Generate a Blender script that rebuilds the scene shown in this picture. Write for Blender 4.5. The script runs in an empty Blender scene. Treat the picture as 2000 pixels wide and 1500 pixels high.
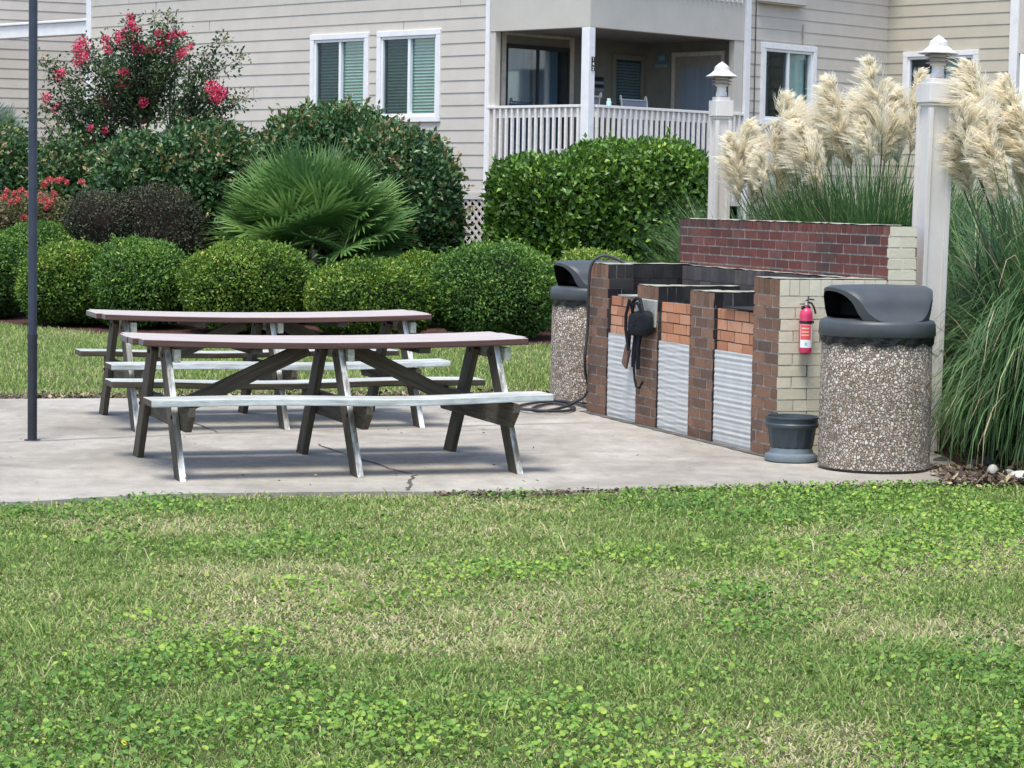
import bpy, bmesh, math, random
import numpy as np
from mathutils import Vector, Matrix
R = math.radians
rng = np.random.default_rng(7); random.seed(7)
scn = bpy.context.scene
col = scn.collection

# ------------------------------------------------------------------ camera, sky, sun, exposure
F, PITCH, ROLL, CH = 4786.42, 0.0760932, 0.0170110, 1.5876
cp, sp = math.cos(PITCH), math.sin(PITCH)
FW = Vector((0, cp, -sp)); UP0 = Vector((0, sp, cp)); RT0 = Vector((1, 0, 0))
RT = RT0 * math.cos(ROLL) + UP0 * math.sin(ROLL); UPV = -RT0 * math.sin(ROLL) + UP0 * math.cos(ROLL)
cd = bpy.data.cameras.new('camera'); cam = bpy.data.objects.new('camera', cd); col.objects.link(cam)
cd.sensor_width = 36; cd.lens = F / 2000 * 36; cd.clip_start = .1; cd.clip_end = 2000
m = Matrix.Identity(4)
for i in range(3):
    m[i][0] = RT[i]; m[i][1] = UPV[i]; m[i][2] = -FW[i]
m[2][3] = CH
cam.matrix_world = m; scn.camera = cam

SUN_EL, SUN_AZ = R(70), R(-163)      # azimuth measured from +Y (view direction) clockwise
w = bpy.data.worlds.new('World'); scn.world = w; w.use_nodes = True
nt = w.node_tree; bg = nt.nodes['Background']; sk = nt.nodes.new('ShaderNodeTexSky')
sk.sky_type = 'NISHITA'; sk.sun_disc = False; sk.sun_elevation = SUN_EL; sk.sun_rotation = SUN_AZ
sk.air_density = 1.0; sk.dust_density = 2.0; sk.ozone_density = 1.0
nt.links.new(sk.outputs[0], bg.inputs[0]); bg.inputs[1].default_value = 0.15
sd = bpy.data.lights.new('sun', 'SUN'); sun = bpy.data.objects.new('sun', sd); col.objects.link(sun)
sd.energy = 1.95; sd.angle = R(18); sd.color = (1, .965, .89)
dirv = Vector((math.sin(SUN_AZ) * math.cos(SUN_EL), math.cos(SUN_AZ) * math.cos(SUN_EL), math.sin(SUN_EL)))
sun.rotation_euler = (-dirv).to_track_quat('-Z', 'Y').to_euler()
scn.view_settings.view_transform = 'Standard'; scn.view_settings.look = 'None'
scn.view_settings.exposure = 1.06; scn.view_settings.gamma = 1
scn.cycles.max_bounces = 6; scn.cycles.transparent_max_bounces = 8
scn.cycles.use_denoising = True

# ------------------------------------------------------------------ helpers
def ray(x, y): return FW + RT * ((x - 1000) / F) - UPV * ((y - 750) / F)
EYE = Vector((0, 0, CH))
def ground(x, y, z=0): d = ray(x, y); return EYE + d * ((z - CH) / d.z)
def at(x, y, Y): d = ray(x, y); return EYE + d * (Y / d.y)
def hit(x, y, P, n): d = ray(x, y); return EYE + d * ((Vector(P) - EYE).dot(n) / d.dot(n))

def tag(o, label=None, cat=None, group=None, kind=None):
    if label: o['label'] = label
    if cat: o['category'] = cat
    if group: o['group'] = group
    if kind: o['kind'] = kind
    return o
def empty(name, loc, rz=0):
    o = bpy.data.objects.new(name, None); col.objects.link(o); o.location = loc; o.rotation_euler = (0, 0, rz)
    o.empty_display_size = .1
    return o
def copy_tree(o, parent=None):
    c = o.copy(); col.objects.link(c)
    if parent: c.parent = parent
    for ch in [k for k in bpy.data.objects if k.parent == o]: copy_tree(ch, c)
    return c

class Frame:
    """an upright wall frame: x along the wall, y outward, z up"""
    def __init__(s, o, x, y): s.o = Vector(o); s.x = Vector(x); s.y = Vector(y); s.z = Vector((0, 0, 1))
    def pt(s, u, v, z): return s.o + s.x * u + s.y * v + s.z * z
    def loc(s, P): d = Vector(P) - s.o; return d.dot(s.x), d.dot(s.y), d.z
    def px(s, x, y, v=0): return s.loc(hit(x, y, s.o + s.y * v, s.y))   # where a sight line meets this wall
WORLD = Frame((0, 0, 0), (1, 0, 0), (0, 1, 0))

class MB:
    """collects shapes and links them as one mesh; every vertex keeps board coordinates 'lc'; faces a random 'rnd'"""
    def __init__(s): s.v = []; s.f = []; s.lc = []; s.rn = []; s.mi = []; s.sm = []
    def add(s, vs, fs, lcs=None, rnd=None, mi=0, smooth=False):
        b = len(s.v); vs = [Vector(p) for p in vs]; s.v += vs
        s.lc += [tuple(p) for p in (lcs if lcs is not None else vs)]
        r = random.random() if rnd is None else rnd
        for k, f in enumerate(fs):
            s.f.append([b + i for i in f]); s.rn.append(r); s.mi.append(mi[k] if isinstance(mi, (list, tuple)) else mi); s.sm.append(smooth)
    def box(s, fr, u0, u1, v0, v1, z0, z1, rnd=None, mi=0, grain=0, jit=0):
        P = [(u, v, z) for z in (z0, z1) for v in (v0, v1) for u in (u0, u1)]
        if jit: P = [tuple(c + random.uniform(-jit, jit) for c in p) for p in P]
        ro = random.random() * 9
        lc = [(p[grain] + ro, p[(grain + 1) % 3] + ro, p[(grain + 2) % 3]) for p in P]
        s.add([fr.pt(*p) for p in P], [(0, 2, 3, 1), (4, 5, 7, 6), (0, 1, 5, 4), (2, 6, 7, 3), (0, 4, 6, 2), (1, 3, 7, 5)], lc, rnd, mi)
    def bar(s, a, b, wx, wy, side=(1, 0, 0), mi=0, rnd=None, seg=1, fn=None):
        """a board from a to b; wx across 'side', wy across the third direction"""
        a, b = Vector(a), Vector(b); t = (b - a); L = t.length; t.normalize()
        sx = Vector(side); sx = (sx - t * sx.dot(t)).normalized(); sy = t.cross(sx)
        ro = random.random() * 9; vs = []; lc = []
        for k in range(seg + 1):
            q = k / seg; c = a + t * (L * q) + (fn(q) if fn else Vector())
            for (i, j) in ((-1, -1), (1, -1), (1, 1), (-1, 1)):
                vs.append(c + sx * (i * wx / 2) + sy * (j * wy / 2)); lc.append((L * q + ro, i * wx / 2 + ro, j * wy / 2))
        fs = [(3, 2, 1, 0)]
        for k in range(seg):
            o = 4 * k
            fs += [(o, o + 1, o + 5, o + 4), (o + 1, o + 2, o + 6, o + 5), (o + 2, o + 3, o + 7, o + 6), (o + 3, o, o + 4, o + 7)]
        o = 4 * seg; fs.append((o, o + 1, o + 2, o + 3)); s.add(vs, fs, lc, rnd, mi)
    def tube(s, pts, r, n=8, mi=0, rnd=None, cap=True):
        pts = [Vector(p) for p in pts]; rs = r if isinstance(r, (list, tuple)) else [r] * len(pts)
        vs = []; fs = []; lc = []; nrm = None; L = 0
        for k, p in enumerate(pts):
            t = (pts[min(k + 1, len(pts) - 1)] - pts[max(k - 1, 0)]).normalized()
            if nrm is None: nrm = t.orthogonal().normalized()
            nrm = (nrm - t * nrm.dot(t)).normalized(); bn = t.cross(nrm)
            if k: L += (p - pts[k - 1]).length
            for j in range(n):
                a = 2 * math.pi * j / n
                vs.append(p + (nrm * math.cos(a) + bn * math.sin(a)) * rs[k]); lc.append((L, math.cos(a) * rs[k], math.sin(a) * rs[k]))
        for k in range(len(pts) - 1):
            for j in range(n):
                j2 = (j + 1) % n; fs.append((k * n + j, k * n + j2, (k + 1) * n + j2, (k + 1) * n + j))
        if cap: fs.append(tuple(range(n - 1, -1, -1))); fs.append(tuple((len(pts) - 1) * n + j for j in range(n)))
        s.add(vs, fs, lc, rnd, mi, True)
    def lathe(s, prof, n=32, c=(0, 0, 0), mi=0, smooth=True, rot=0, fn=None):
        c = Vector(c); vs = []; fs = []
        for (r, z) in prof:
            for j in range(n):
                a = 2 * math.pi * j / n + rot; rr = r * (fn(a, z) if fn else 1)
                vs.append(c + Vector((rr * math.cos(a), rr * math.sin(a), z)))
        for k in range(len(prof) - 1):
            for j in range(n):
                j2 = (j + 1) % n; fs.append((k * n + j, k * n + j2, (k + 1) * n + j2, (k + 1) * n + j))
        if prof[0][0] > 0: fs.append(tuple(range(n - 1, -1, -1)))
        if prof[-1][0] > 0: fs.append(tuple((len(prof) - 1) * n + j for j in range(n)))
        s.add(vs, fs, None, None, mi, smooth)
    def build(s, name, mats, parent=None, bevel=0, auto=None):
        me = bpy.data.meshes.new(name); me.from_pydata([tuple(p) for p in s.v], [], s.f)
        mats = mats if isinstance(mats, (list, tuple)) else [mats]
        for q in mats: me.materials.append(q)
        me.polygons.foreach_set('material_index', s.mi); me.polygons.foreach_set('use_smooth', s.sm)
        a = me.attributes.new('lc', 'FLOAT_VECTOR', 'POINT'); a.data.foreach_set('vector', np.array(s.lc, dtype=np.float32).ravel())
        a = me.attributes.new('rnd', 'FLOAT', 'FACE'); a.data.foreach_set('value', np.array(s.rn, dtype=np.float32))
        me.update()
        o = bpy.data.objects.new(name, me); col.objects.link(o)
        if parent: o.parent = parent
        if bevel:
            b = o.modifiers.new('bevel', 'BEVEL'); b.width = bevel; b.segments = 2; b.limit_method = 'ANGLE'
        if any(s.sm):
            me.set_sharp_from_angle(angle=R(40))
        return o

def npmesh(name, V, Fc, mats, rnd=None, mi=None, parent=None, smooth=False):
    """V (n,3) floats, Fc (m,k) ints: fast mesh of equal-sided faces"""
    me = bpy.data.meshes.new(name); V = np.asarray(V, np.float32); Fc = np.asarray(Fc, np.int32); mf, k = Fc.shape
    me.vertices.add(len(V)); me.vertices.foreach_set('co', V.ravel())
    me.loops.add(mf * k); me.loops.foreach_set('vertex_index', Fc.ravel())
    me.polygons.add(mf); me.polygons.foreach_set('loop_start', np.arange(0, mf * k, k, dtype=np.int32))
    me.polygons.foreach_set('loop_total', np.full(mf, k, np.int32))
    for q in (mats if isinstance(mats, (list, tuple)) else [mats]): me.materials.append(q)
    if rnd is not None:
        a = me.attributes.new('rnd', 'FLOAT', 'FACE'); a.data.foreach_set('value', np.asarray(rnd, np.float32))
    if mi is not None: me.polygons.foreach_set('material_index', np.asarray(mi, np.int32))
    me.polygons.foreach_set('use_smooth', np.full(mf, smooth))
    me.update(calc_edges=True)
    o = bpy.data.objects.new(name, me); col.objects.link(o)
    if parent: o.parent = parent
    return o

def unit(a): return a / np.maximum(np.linalg.norm(a, axis=-1, keepdims=True), 1e-9)
def vnoise(x, y, sc, seed=0, oct=3):
    """smooth value noise in 0..1"""
    out = 0; amp = 1; tot = 0
    for o in range(oct):
        g = np.random.default_rng(seed + o).random((64, 64)); fx = x * sc * 2 ** o + 100; fy = y * sc * 2 ** o + 100
        ix = np.floor(fx).astype(int); iy = np.floor(fy).astype(int); tx = fx - ix; ty = fy - iy
        tx = tx * tx * (3 - 2 * tx); ty = ty * ty * (3 - 2 * ty)
        g00 = g[ix % 64, iy % 64]; g10 = g[(ix + 1) % 64, iy % 64]; g01 = g[ix % 64, (iy + 1) % 64]; g11 = g[(ix + 1) % 64, (iy + 1) % 64]
        out = out + amp * ((g00 * (1 - tx) + g10 * tx) * (1 - ty) + (g01 * (1 - tx) + g11 * tx) * ty); tot += amp; amp *= .5
    return out / tot

# ------------------------------------------------------------------ materials
def ramp(nt, fac, stops):
    n = nt.nodes.new('ShaderNodeValToRGB'); e = n.color_ramp.elements
    while len(e) > 1: e.remove(e[-1])
    e[0].position = stops[0][0]; e[0].color = (*stops[0][1], 1)
    for p, c in stops[1:]:
        q = e.new(p); q.color = (*c, 1)
    nt.links.new(fac, n.inputs[0]); return n.outputs[0]
def coords(nt, kind='Object', scale=(1, 1, 1)):
    mp = nt.nodes.new('ShaderNodeMapping'); mp.inputs['Scale'].default_value = scale
    if kind == 'lc':
        a = nt.nodes.new('ShaderNodeAttribute'); a.attribute_name = 'lc'; nt.links.new(a.outputs['Vector'], mp.inputs[0])
    else:
        a = nt.nodes.new('ShaderNodeTexCoord'); nt.links.new(a.outputs[kind], mp.inputs[0])
    return mp.outputs[0]
def noise(nt, vec, scale, detail=5, rough=.6, dist=0):
    n = nt.nodes.new('ShaderNodeTexNoise'); n.inputs['Scale'].default_value = scale; n.inputs['Detail'].default_value = detail
    n.inputs['Roughness'].default_value = rough; n.inputs['Distortion'].default_value = dist; nt.links.new(vec, n.inputs['Vector']); return n.outputs['Fac']
def mixc(nt, f, a, b, mode='MIX'):
    n = nt.nodes.new('ShaderNodeMix'); n.data_type = 'RGBA'; n.blend_type = mode
    for k, q in ((0, f), (6, a), (7, b)):
        if hasattr(q, 'type') and hasattr(q, 'links'): nt.links.new(q, n.inputs[k])
        elif k == 0: n.inputs[0].default_value = q
        else: n.inputs[k].default_value = (*q, 1)
    return n.outputs[2]
def bump(nt, h, strength, dist=.01):
    b = nt.nodes.new('ShaderNodeBump'); b.inputs['Strength'].default_value = strength; b.inputs['Distance'].default_value = dist
    nt.links.new(h, b.inputs['Height']); return b.outputs[0]
def newmat(name, rough=.7, spec=.3, metal=0):
    q = bpy.data.materials.new(name); q.use_nodes = True; nt = q.node_tree; p = nt.nodes['Principled BSDF']
    p.inputs['Roughness'].default_value = rough; p.inputs['Specular IOR Level'].default_value = spec; p.inputs['Metallic'].default_value = metal
    return q, nt, p
def simple(name, stops, scale=8, rough=.7, spec=.3, metal=0, kind='Object', stretch=(1, 1, 1), bmp=0, bd=.005, detail=6, bscale=None, dist=0):
    """noise-driven colour between the given stops, with bump"""
    q, nt, p = newmat(name, rough, spec, metal); v = coords(nt, kind, stretch)
    n = noise(nt, v, scale, detail, .62, dist); nt.links.new(ramp(nt, n, stops), p.inputs['Base Color'])
    if bmp:
        n2 = noise(nt, v, bscale or scale * 3, 4); nt.links.new(bump(nt, n2, bmp, bd), p.inputs['Normal'])
    return q
def leafmat(name, stops, rough=.5, trans=.25, spec=.35, tcol=None):
    q, nt, p = newmat(name, rough, spec); a = nt.nodes.new('ShaderNodeAttribute'); a.attribute_name = 'rnd'
    c = ramp(nt, a.outputs['Fac'], stops); nt.links.new(c, p.inputs['Base Color'])
    if trans:
        t = nt.nodes.new('ShaderNodeBsdfTranslucent'); nt.links.new(c, t.inputs[0]); mx = nt.nodes.new('ShaderNodeMixShader'); mx.inputs[0].default_value = trans
        nt.links.new(p.outputs[0], mx.inputs[1]); nt.links.new(t.outputs[0], mx.inputs[2]); nt.links.new(mx.outputs[0], nt.nodes['Material Output'].inputs[0])
    return q
def spread(c, a=.85, b=1.15): return [(.3, tuple(x * a for x in c)), (.7, tuple(min(1, x * b) for x in c))]

def wood(name, dark, light, patch=None, pscale=3, pth=(.45, .6), rough=.8):
    q, nt, p = newmat(name, rough, .2); v = coords(nt, 'lc', (1.2, 22, 22))
    g = noise(nt, v, 3.0, 8, .7, .6); c = ramp(nt, g, [(.3, dark), (.7, light)])
    if patch:
        n2 = noise(nt, coords(nt, 'lc', (1, 3.5, 3.5)), pscale, 6, .7); 
        mr = nt.nodes.new('ShaderNodeMapRange'); mr.inputs[1].default_value = pth[0]; mr.inputs[2].default_value = pth[1]; nt.links.new(n2, mr.inputs[0])
        pc = ramp(nt, g, [(.35, tuple(x * .72 for x in patch)), (.6, patch)])
        c = mixc(nt, mr.outputs[0], c, pc)
    nt.links.new(c, p.inputs['Base Color']); nt.links.new(bump(nt, g, .5, .004), p.inputs['Normal']); return q

def brickmat(name, stops, soot=None, soot_sc=1.2, soot_th=(.5, .7), rough=.85, grime=.35):
    q, nt, p = newmat(name, rough, .2); a = nt.nodes.new('ShaderNodeAttribute'); a.attribute_name = 'rnd'
    c = ramp(nt, a.outputs['Fac'], stops); v = coords(nt); n = noise(nt, v, 28, 6, .7)
    c = mixc(nt, grime, c, ramp(nt, n, [(.3, (.25, .25, .25)), (.7, (1, 1, 1))]), 'MULTIPLY')
    if soot:
        n2 = noise(nt, v, soot_sc, 5, .6); mr = nt.nodes.new('ShaderNodeMapRange'); mr.inputs[1].default_value = soot_th[0]; mr.inputs[2].default_value = soot_th[1]
        nt.links.new(n2, mr.inputs[0]); c = mixc(nt, mr.outputs[0], c, soot)
    nt.links.new(c, p.inputs['Base Color']); nt.links.new(bump(nt, n, .5, .004), p.inputs['Normal']); return q

M = {}
M['siding'] = simple('painted_siding', [(.3, (.52, .48, .415)), (.7, (.575, .535, .47))], 3, .6, .3, bmp=.15, bscale=60)
M['siding_tan'] = simple('tan_siding', [(.3, (.47, .435, .345)), (.7, (.52, .48, .39))], 3, .6, .3, bmp=.15, bscale=60)
M['band'] = simple('stucco_band', [(.3, (.50, .475, .415)), (.7, (.55, .525, .465))], 2.5, .85, .2, bmp=.4, bscale=90, bd=.004)
M['seam'] = simple('siding_seam', spread((.25, .23, .20)), 5, .8, .1)
M['trim'] = simple('white_trim_paint', [(.25, (.70, .70, .69)), (.6, (.80, .80, .79))], 6, .45, .4)
M['vinyl'] = simple('white_vinyl', spread((.80, .82, .83), .97, 1.02), 5, .3, .5)
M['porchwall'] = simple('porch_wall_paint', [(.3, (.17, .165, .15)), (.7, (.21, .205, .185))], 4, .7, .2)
M['railpaint'] = simple('rail_paint', [(.25, (.66, .63, .57)), (.65, (.80, .78, .73))], 14, .6, .3, bmp=.2)
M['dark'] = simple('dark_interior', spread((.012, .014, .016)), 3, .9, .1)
M['curtain'] = simple('curtain_cloth', spread((.20, .24, .30)), 3, .8, .1, stretch=(6, 6, .3))
M['blind'] = simple('blind_slat', spread((.40, .44, .43)), 5, .5, .3)
M['doorpaint'] = simple('door_paint', spread((.24, .23, .21)), 5, .5, .3)
def glassmat(name, tint, gloss):
    q = bpy.data.materials.new(name); q.use_nodes = True; nt = q.node_tree; nt.nodes.clear(); o = nt.nodes.new('ShaderNodeOutputMaterial')
    t = nt.nodes.new('ShaderNodeBsdfTransparent'); t.inputs[0].default_value = (*tint, 1); g = nt.nodes.new('ShaderNodeBsdfGlossy'); g.inputs['Roughness'].default_value = .04
    g.inputs[0].default_value = (.9, .95, 1, 1)
    m_ = nt.nodes.new('ShaderNodeMixShader'); m_.inputs[0].default_value = gloss; nt.links.new(t.outputs[0], m_.inputs[1]); nt.links.new(g.outputs[0], m_.inputs[2]); nt.links.new(m_.outputs[0], o.inputs[0]); return q
M['glass'] = glassmat('window_glass', (.82, .95, .93), .10)
M['screen'] = glassmat('insect_screen', (.68, .71, .73), .02)
M['doorglass'] = glassmat('door_glass', (.75, .85, .9), .16)
M['lattice'] = simple('lattice_wood', spread((.48, .44, .39)), 12, .8, .2)
M['top'] = wood('faded_maroon_paint', (.31, .255, .23), (.50, .44, .405), (.44, .40, .385), 2, (.4, .65), .6)
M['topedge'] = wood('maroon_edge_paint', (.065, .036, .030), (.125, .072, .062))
M['endwood'] = wood('grey_end_wood', (.09, .085, .075), (.22, .215, .195))
M['bench'] = wood('peeling_white_paint', (.18, .185, .16), (.48, .50, .47), (.64, .67, .65), 2.5, (.42, .70), .6)
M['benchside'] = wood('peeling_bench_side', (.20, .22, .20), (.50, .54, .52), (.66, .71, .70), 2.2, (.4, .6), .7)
M['leg'] = wood('weathered_wood', (.035, .030, .022), (.125, .108, .082), (.24, .235, .20), 2.5, (.60, .78))
M['legedge'] = wood('leg_edge_residue_sunlit', (.10, .095, .075), (.30, .29, .26), (.70, .72, .70), 2.2, (.44, .56))  # weathered white residue, with the sunlit edge look put into the colour
M['cleat'] = wood('cleat_wood', (.15, .16, .12), (.40, .42, .35))
M['mortar'] = simple('mortar', [(.3, (.24, .21, .18)), (.7, (.52, .46, .40))], 20, .95, .1, bmp=.4)
M['mortardark'] = simple('sooty_mortar', [(.3, (.035, .035, .035)), (.7, (.12, .12, .115))], 9, .95, .1)
M['foot_band'] = simple('dark_foot_band', [(.3, (.05, .048, .042)), (.7, (.16, .15, .135))], 9, .95, .1)
M['brickred'] = brickmat('red_brick', [(0, (.14, .052, .045)), (.45, (.19, .065, .055)), (.88, (.23, .10, .085)), (.96, (.11, .065, .06)), (1, (.07, .052, .052))], (.06, .048, .046), 1.4, (.46, .68))
M['brickbrown'] = brickmat('brown_brick', [(0, (.15, .095, .068)), (.35, (.21, .12, .080)), (.75, (.28, .155, .10)), (.92, (.20, .125, .09)), (1, (.12, .085, .07))], (.12, .088, .075), 3, (.58, .85))
M['firebrick'] = brickmat('orange_firebrick', [(0, (.46, .20, .11)), (.5, (.58, .27, .15)), (1, (.62, .34, .22))], (.30, .14, .09), 6, (.6, .8), grime=.25)
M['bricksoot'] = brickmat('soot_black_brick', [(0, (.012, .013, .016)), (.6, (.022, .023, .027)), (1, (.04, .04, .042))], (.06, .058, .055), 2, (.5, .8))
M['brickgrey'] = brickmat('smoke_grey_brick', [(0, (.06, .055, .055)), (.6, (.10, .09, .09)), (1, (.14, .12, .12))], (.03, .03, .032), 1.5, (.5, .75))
M['brickcream'] = brickmat('cream_painted_brick', [(0, (.58, .54, .41)), (1, (.64, .60, .47))], (.52, .49, .38), 2, (.6, .8), .6, .12)
M['mortarcream'] = simple('cream_painted_mortar', spread((.58, .55, .43), .9, 1.05), 10, .6, .2)
M['cap'] = simple('weathered_mortar_cap', [(.3, (.20, .20, .16)), (.7, (.42, .41, .34))], 15, .95, .1, bmp=.4)
M['conc'] = simple('grey_concrete', [(.3, (.24, .25, .23)), (.7, (.38, .39, .36))], 20, .9, .1, bmp=.3)
M['steel'] = simple('galvanised_sheet', [(.3, (.50, .50, .48)), (.7, (.60, .60, .575))], 9, .6, .4, .12)
M['iron'] = simple('black_iron', spread((.02, .02, .022)), 20, .6, .4, .3)
M['blackplastic'] = simple('black_plastic', spread((.012, .013, .015)), 10, .35, .5)
M['mouth_shade'] = simple('mouth_shade_black', spread((.008, .008, .009)), 10, .8, .1)
M['lid'] = simple('grey_plastic_lid', [(.25, (.036, .043, .048)), (.75, (.060, .068, .073))], 5, .45, .45, bmp=.12, bscale=220, bd=.002)
M['liner'] = simple('bin_liner', spread((.006, .006, .007)), 12, .28, .4, bmp=.6, bscale=18, bd=.02)
M['cloth'] = simple('black_cloth', spread((.010, .012, .015)), 14, .75, .2, bmp=.3)
M['leather'] = simple('brown_leather', spread((.20, .11, .08), .6, 1.3), 14, .7, .3)
M['hose'] = simple('black_hose', spread((.035, .033, .038)), 20, .5, .4)
M['pot'] = simple('dark_pot_plastic', spread((.045, .062, .072)), 8, .45, .4)
M['saucer'] = simple('grey_pot_foot', spread((.14, .175, .20)), 8, .5, .4)
M['red'] = simple('extinguisher_red', spread((.62, .045, .13)), 6, .3, .5)
M['redlabel'] = simple('label_red', spread((.75, .10, .10)), 6, .5, .3)
M['peach'] = simple('label_peach_print', spread((.85, .45, .35)), 6, .5, .3)
M['white'] = simple('label_white', spread((.80, .82, .82), .97, 1.03), 6, .5, .3)
M['teal'] = simple('label_teal_print', spread((.25, .62, .60)), 6, .5, .3)
M['brass'] = simple('valve_metal', spread((.55, .42, .42)), 6, .35, .5, .8)
M['post'] = simple('post_paint', [(.3, (.56, .53, .49)), (.65, (.72, .69, .65))], 2.2, .6, .3, stretch=(1, 1, .4), bmp=.2, bscale=30)
M['lamp'] = simple('lamp_white', [(.3, (.42, .40, .38)), (.65, (.70, .69, .69))], 16, .6, .3)
M['lampbrown'] = simple('lamp_faded_louver', spread((.36, .31, .30)), 16, .6, .3)
M['lampglass'] = simple('lamp_frosted_glass', spread((.82, .80, .74), .97, 1.03), 6, .3, .5)
M['pole'] = simple('dark_blue_pole_paint', [(.3, (.018, .026, .045)), (.7, (.032, .042, .065))], 9, .38, .5)
M['poledark'] = simple('dark_sleeve_paint', [(.3, (.008, .010, .016)), (.7, (.02, .024, .034))], 9, .4, .5)
M['rock'] = simple('river_rock_pale', [(.3, (.48, .44, .36)), (.7, (.68, .66, .60))], 9, .8, .2, bmp=.4)
M['rockgrey'] = simple('river_rock_grey', [(.3, (.06, .055, .055)), (.7, (.16, .15, .145))], 9, .8, .2, bmp=.4)
M['rockrust'] = simple('river_rock_rust', [(.3, (.28, .12, .06)), (.7, (.46, .25, .16))], 9, .8, .2, bmp=.4)
M['bark'] = simple('bark', [(.3, (.07, .055, .045)), (.7, (.20, .16, .13))], 14, .9, .1, bmp=.4)
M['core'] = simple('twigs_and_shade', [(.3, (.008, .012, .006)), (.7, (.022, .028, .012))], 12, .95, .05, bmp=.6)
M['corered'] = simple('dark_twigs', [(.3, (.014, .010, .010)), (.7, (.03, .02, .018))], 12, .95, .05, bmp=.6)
M['sling'] = simple('sling_fabric', spread((.26, .28, .32)), 40, .8, .2)
M['chairframe'] = simple('chair_frame', spread((.62, .60, .56)), 6, .4, .4)
M['mint'] = simple('mint_bottle', spread((.45, .70, .70)), 6, .35, .5)
M['signblue'] = simple('sign_blue', spread((.10, .20, .27)), 6, .6, .3)
M['signpale'] = simple('sign_pale', spread((.22, .30, .36)), 6, .6, .3)
M['rust'] = simple('rust_stain', [(.4, (.50, .34, .22)), (.7, (.52, .46, .39))], 14, .8, .1)
M['plate'] = simple('black_number_plate', spread((.02, .02, .025)), 6, .5, .4)
M['flowerred'] = simple('red_porch_flower', spread((.75, .08, .08)), 6, .6, .2)

LEAF = {
 'round': leafmat('clipped_leaf', [(0, (0.02, 0.056, 0.012)), (0.35, (0.05, 0.123, 0.021)), (0.7, (0.108, 0.223, 0.033)), (0.92, (0.198, 0.338, 0.052)), (1, (0.363, 0.479, 0.105))]),
 'roundyellow': leafmat('clipped_leaf_yellowish', [(0, (0.026, 0.062, 0.01)), (0.35, (0.066, 0.138, 0.017)), (0.7, (0.146, 0.255, 0.029)), (0.92, (0.248, 0.365, 0.046)), (1, (0.437, 0.437, 0.105))]),
 'dark': leafmat('dark_glossy_leaf', [(0, (0.014, 0.043, 0.017)), (0.4, (0.036, 0.096, 0.029)), (0.75, (0.069, 0.16, 0.043)), (0.88, (0.138, 0.217, 0.058)), (0.94, (0.275, 0.189, 0.087)), (1, (0.372, 0.232, 0.131))], .38, .2, .5),
 'bright': leafmat('bright_hedge_leaf', [(0, (0.021, 0.053, 0.008)), (0.35, (0.045, 0.11, 0.013)), (0.7, (0.102, 0.216, 0.024)), (0.92, (0.204, 0.362, 0.042)), (1, (0.34, 0.467, 0.084))], .42, .25, .5),
 'purple': leafmat('purple_leaf', [(0, (0.012, 0.018, 0.01)), (0.4, (0.024, 0.04, 0.015)), (0.7, (0.041, 0.055, 0.025)), (0.9, (0.067, 0.055, 0.036)), (1, (0.128, 0.109, 0.064))], .5, .2),
 'rose': leafmat('rose_leaf', [(0, (.03, .05, .015)), (.5, (.10, .12, .04)), (.8, (.17, .16, .07)), (1, (.26, .15, .09))], .5, .25),
 'myrtle': leafmat('myrtle_leaf', [(0, (0.019, 0.049, 0.021)), (0.5, (0.048, 0.104, 0.038)), (0.85, (0.114, 0.171, 0.051)), (1, (0.304, 0.285, 0.103))], .5, .25),
 'flower': leafmat('pink_blossom', [(0, (0.386, 0.016, 0.055)), (0.5, (0.718, 0.041, 0.124)), (1, (0.9, 0.179, 0.304))], .6, .3),
 'flowerpale': leafmat('coral_blossom', [(0, (.40, .04, .05)), (.5, (.62, .09, .09)), (1, (.80, .25, .22))], .6, .3),
 'seed': leafmat('seed_head', [(0, (.20, .17, .08)), (.5, (.42, .38, .22)), (1, (.60, .52, .36))], .7, .2),
 'palm': leafmat('palm_leaflet', [(0, (0.031, 0.08, 0.026)), (0.4, (0.075, 0.168, 0.048)), (0.8, (0.163, 0.295, 0.074)), (0.95, (0.3, 0.404, 0.134)), (1, (0.399, 0.337, 0.116))], .42, .3, .4),
 'palmblue': leafmat('pale_palm_leaflet', [(0, (.12, .19, .14)), (1, (.35, .45, .38))], .42, .3, .4),
 'pampas': leafmat('pampas_blade', [(0, (0.033, 0.083, 0.033)), (0.45, (0.082, 0.173, 0.057)), (0.8, (0.182, 0.296, 0.099)), (0.93, (0.362, 0.445, 0.198)), (0.97, (0.544, 0.428, 0.231)), (1, (0.653, 0.511, 0.329))], .5, .3),
 'plume': leafmat('plume_fibre', [(0, (.90, .78, .56)), (.4, (.96, .89, .72)), (1, (.97, .94, .84))], .9, .55, .05),
 'stalk': leafmat('dry_stalk', [(0, (.05, .05, .03)), (1, (.16, .14, .09))], .8, 0),
 'grass': leafmat('grass_blade', [(0, (0.094, 0.173, 0.038)), (0.3, (0.187, 0.295, 0.072)), (0.55, (0.293, 0.388, 0.109)), (0.72, (0.427, 0.457, 0.181)), (0.87, (0.506, 0.429, 0.243)), (1, (0.639, 0.55, 0.358))], .6, .3, .2),
 'clover': leafmat('clover_leaf', [(0, (0.066, 0.156, 0.025)), (0.4, (0.139, 0.27, 0.045)), (0.75, (0.235, 0.386, 0.06)), (0.93, (0.381, 0.488, 0.073)), (1, (0.807, 0.644, 0.059))], .5, .3, .3),
 'litter': leafmat('dry_leaf', [(0, (.05, .035, .03)), (.5, (.13, .095, .07)), (.85, (.27, .20, .12)), (1, (.45, .38, .22))], .8, .1),
}

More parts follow.
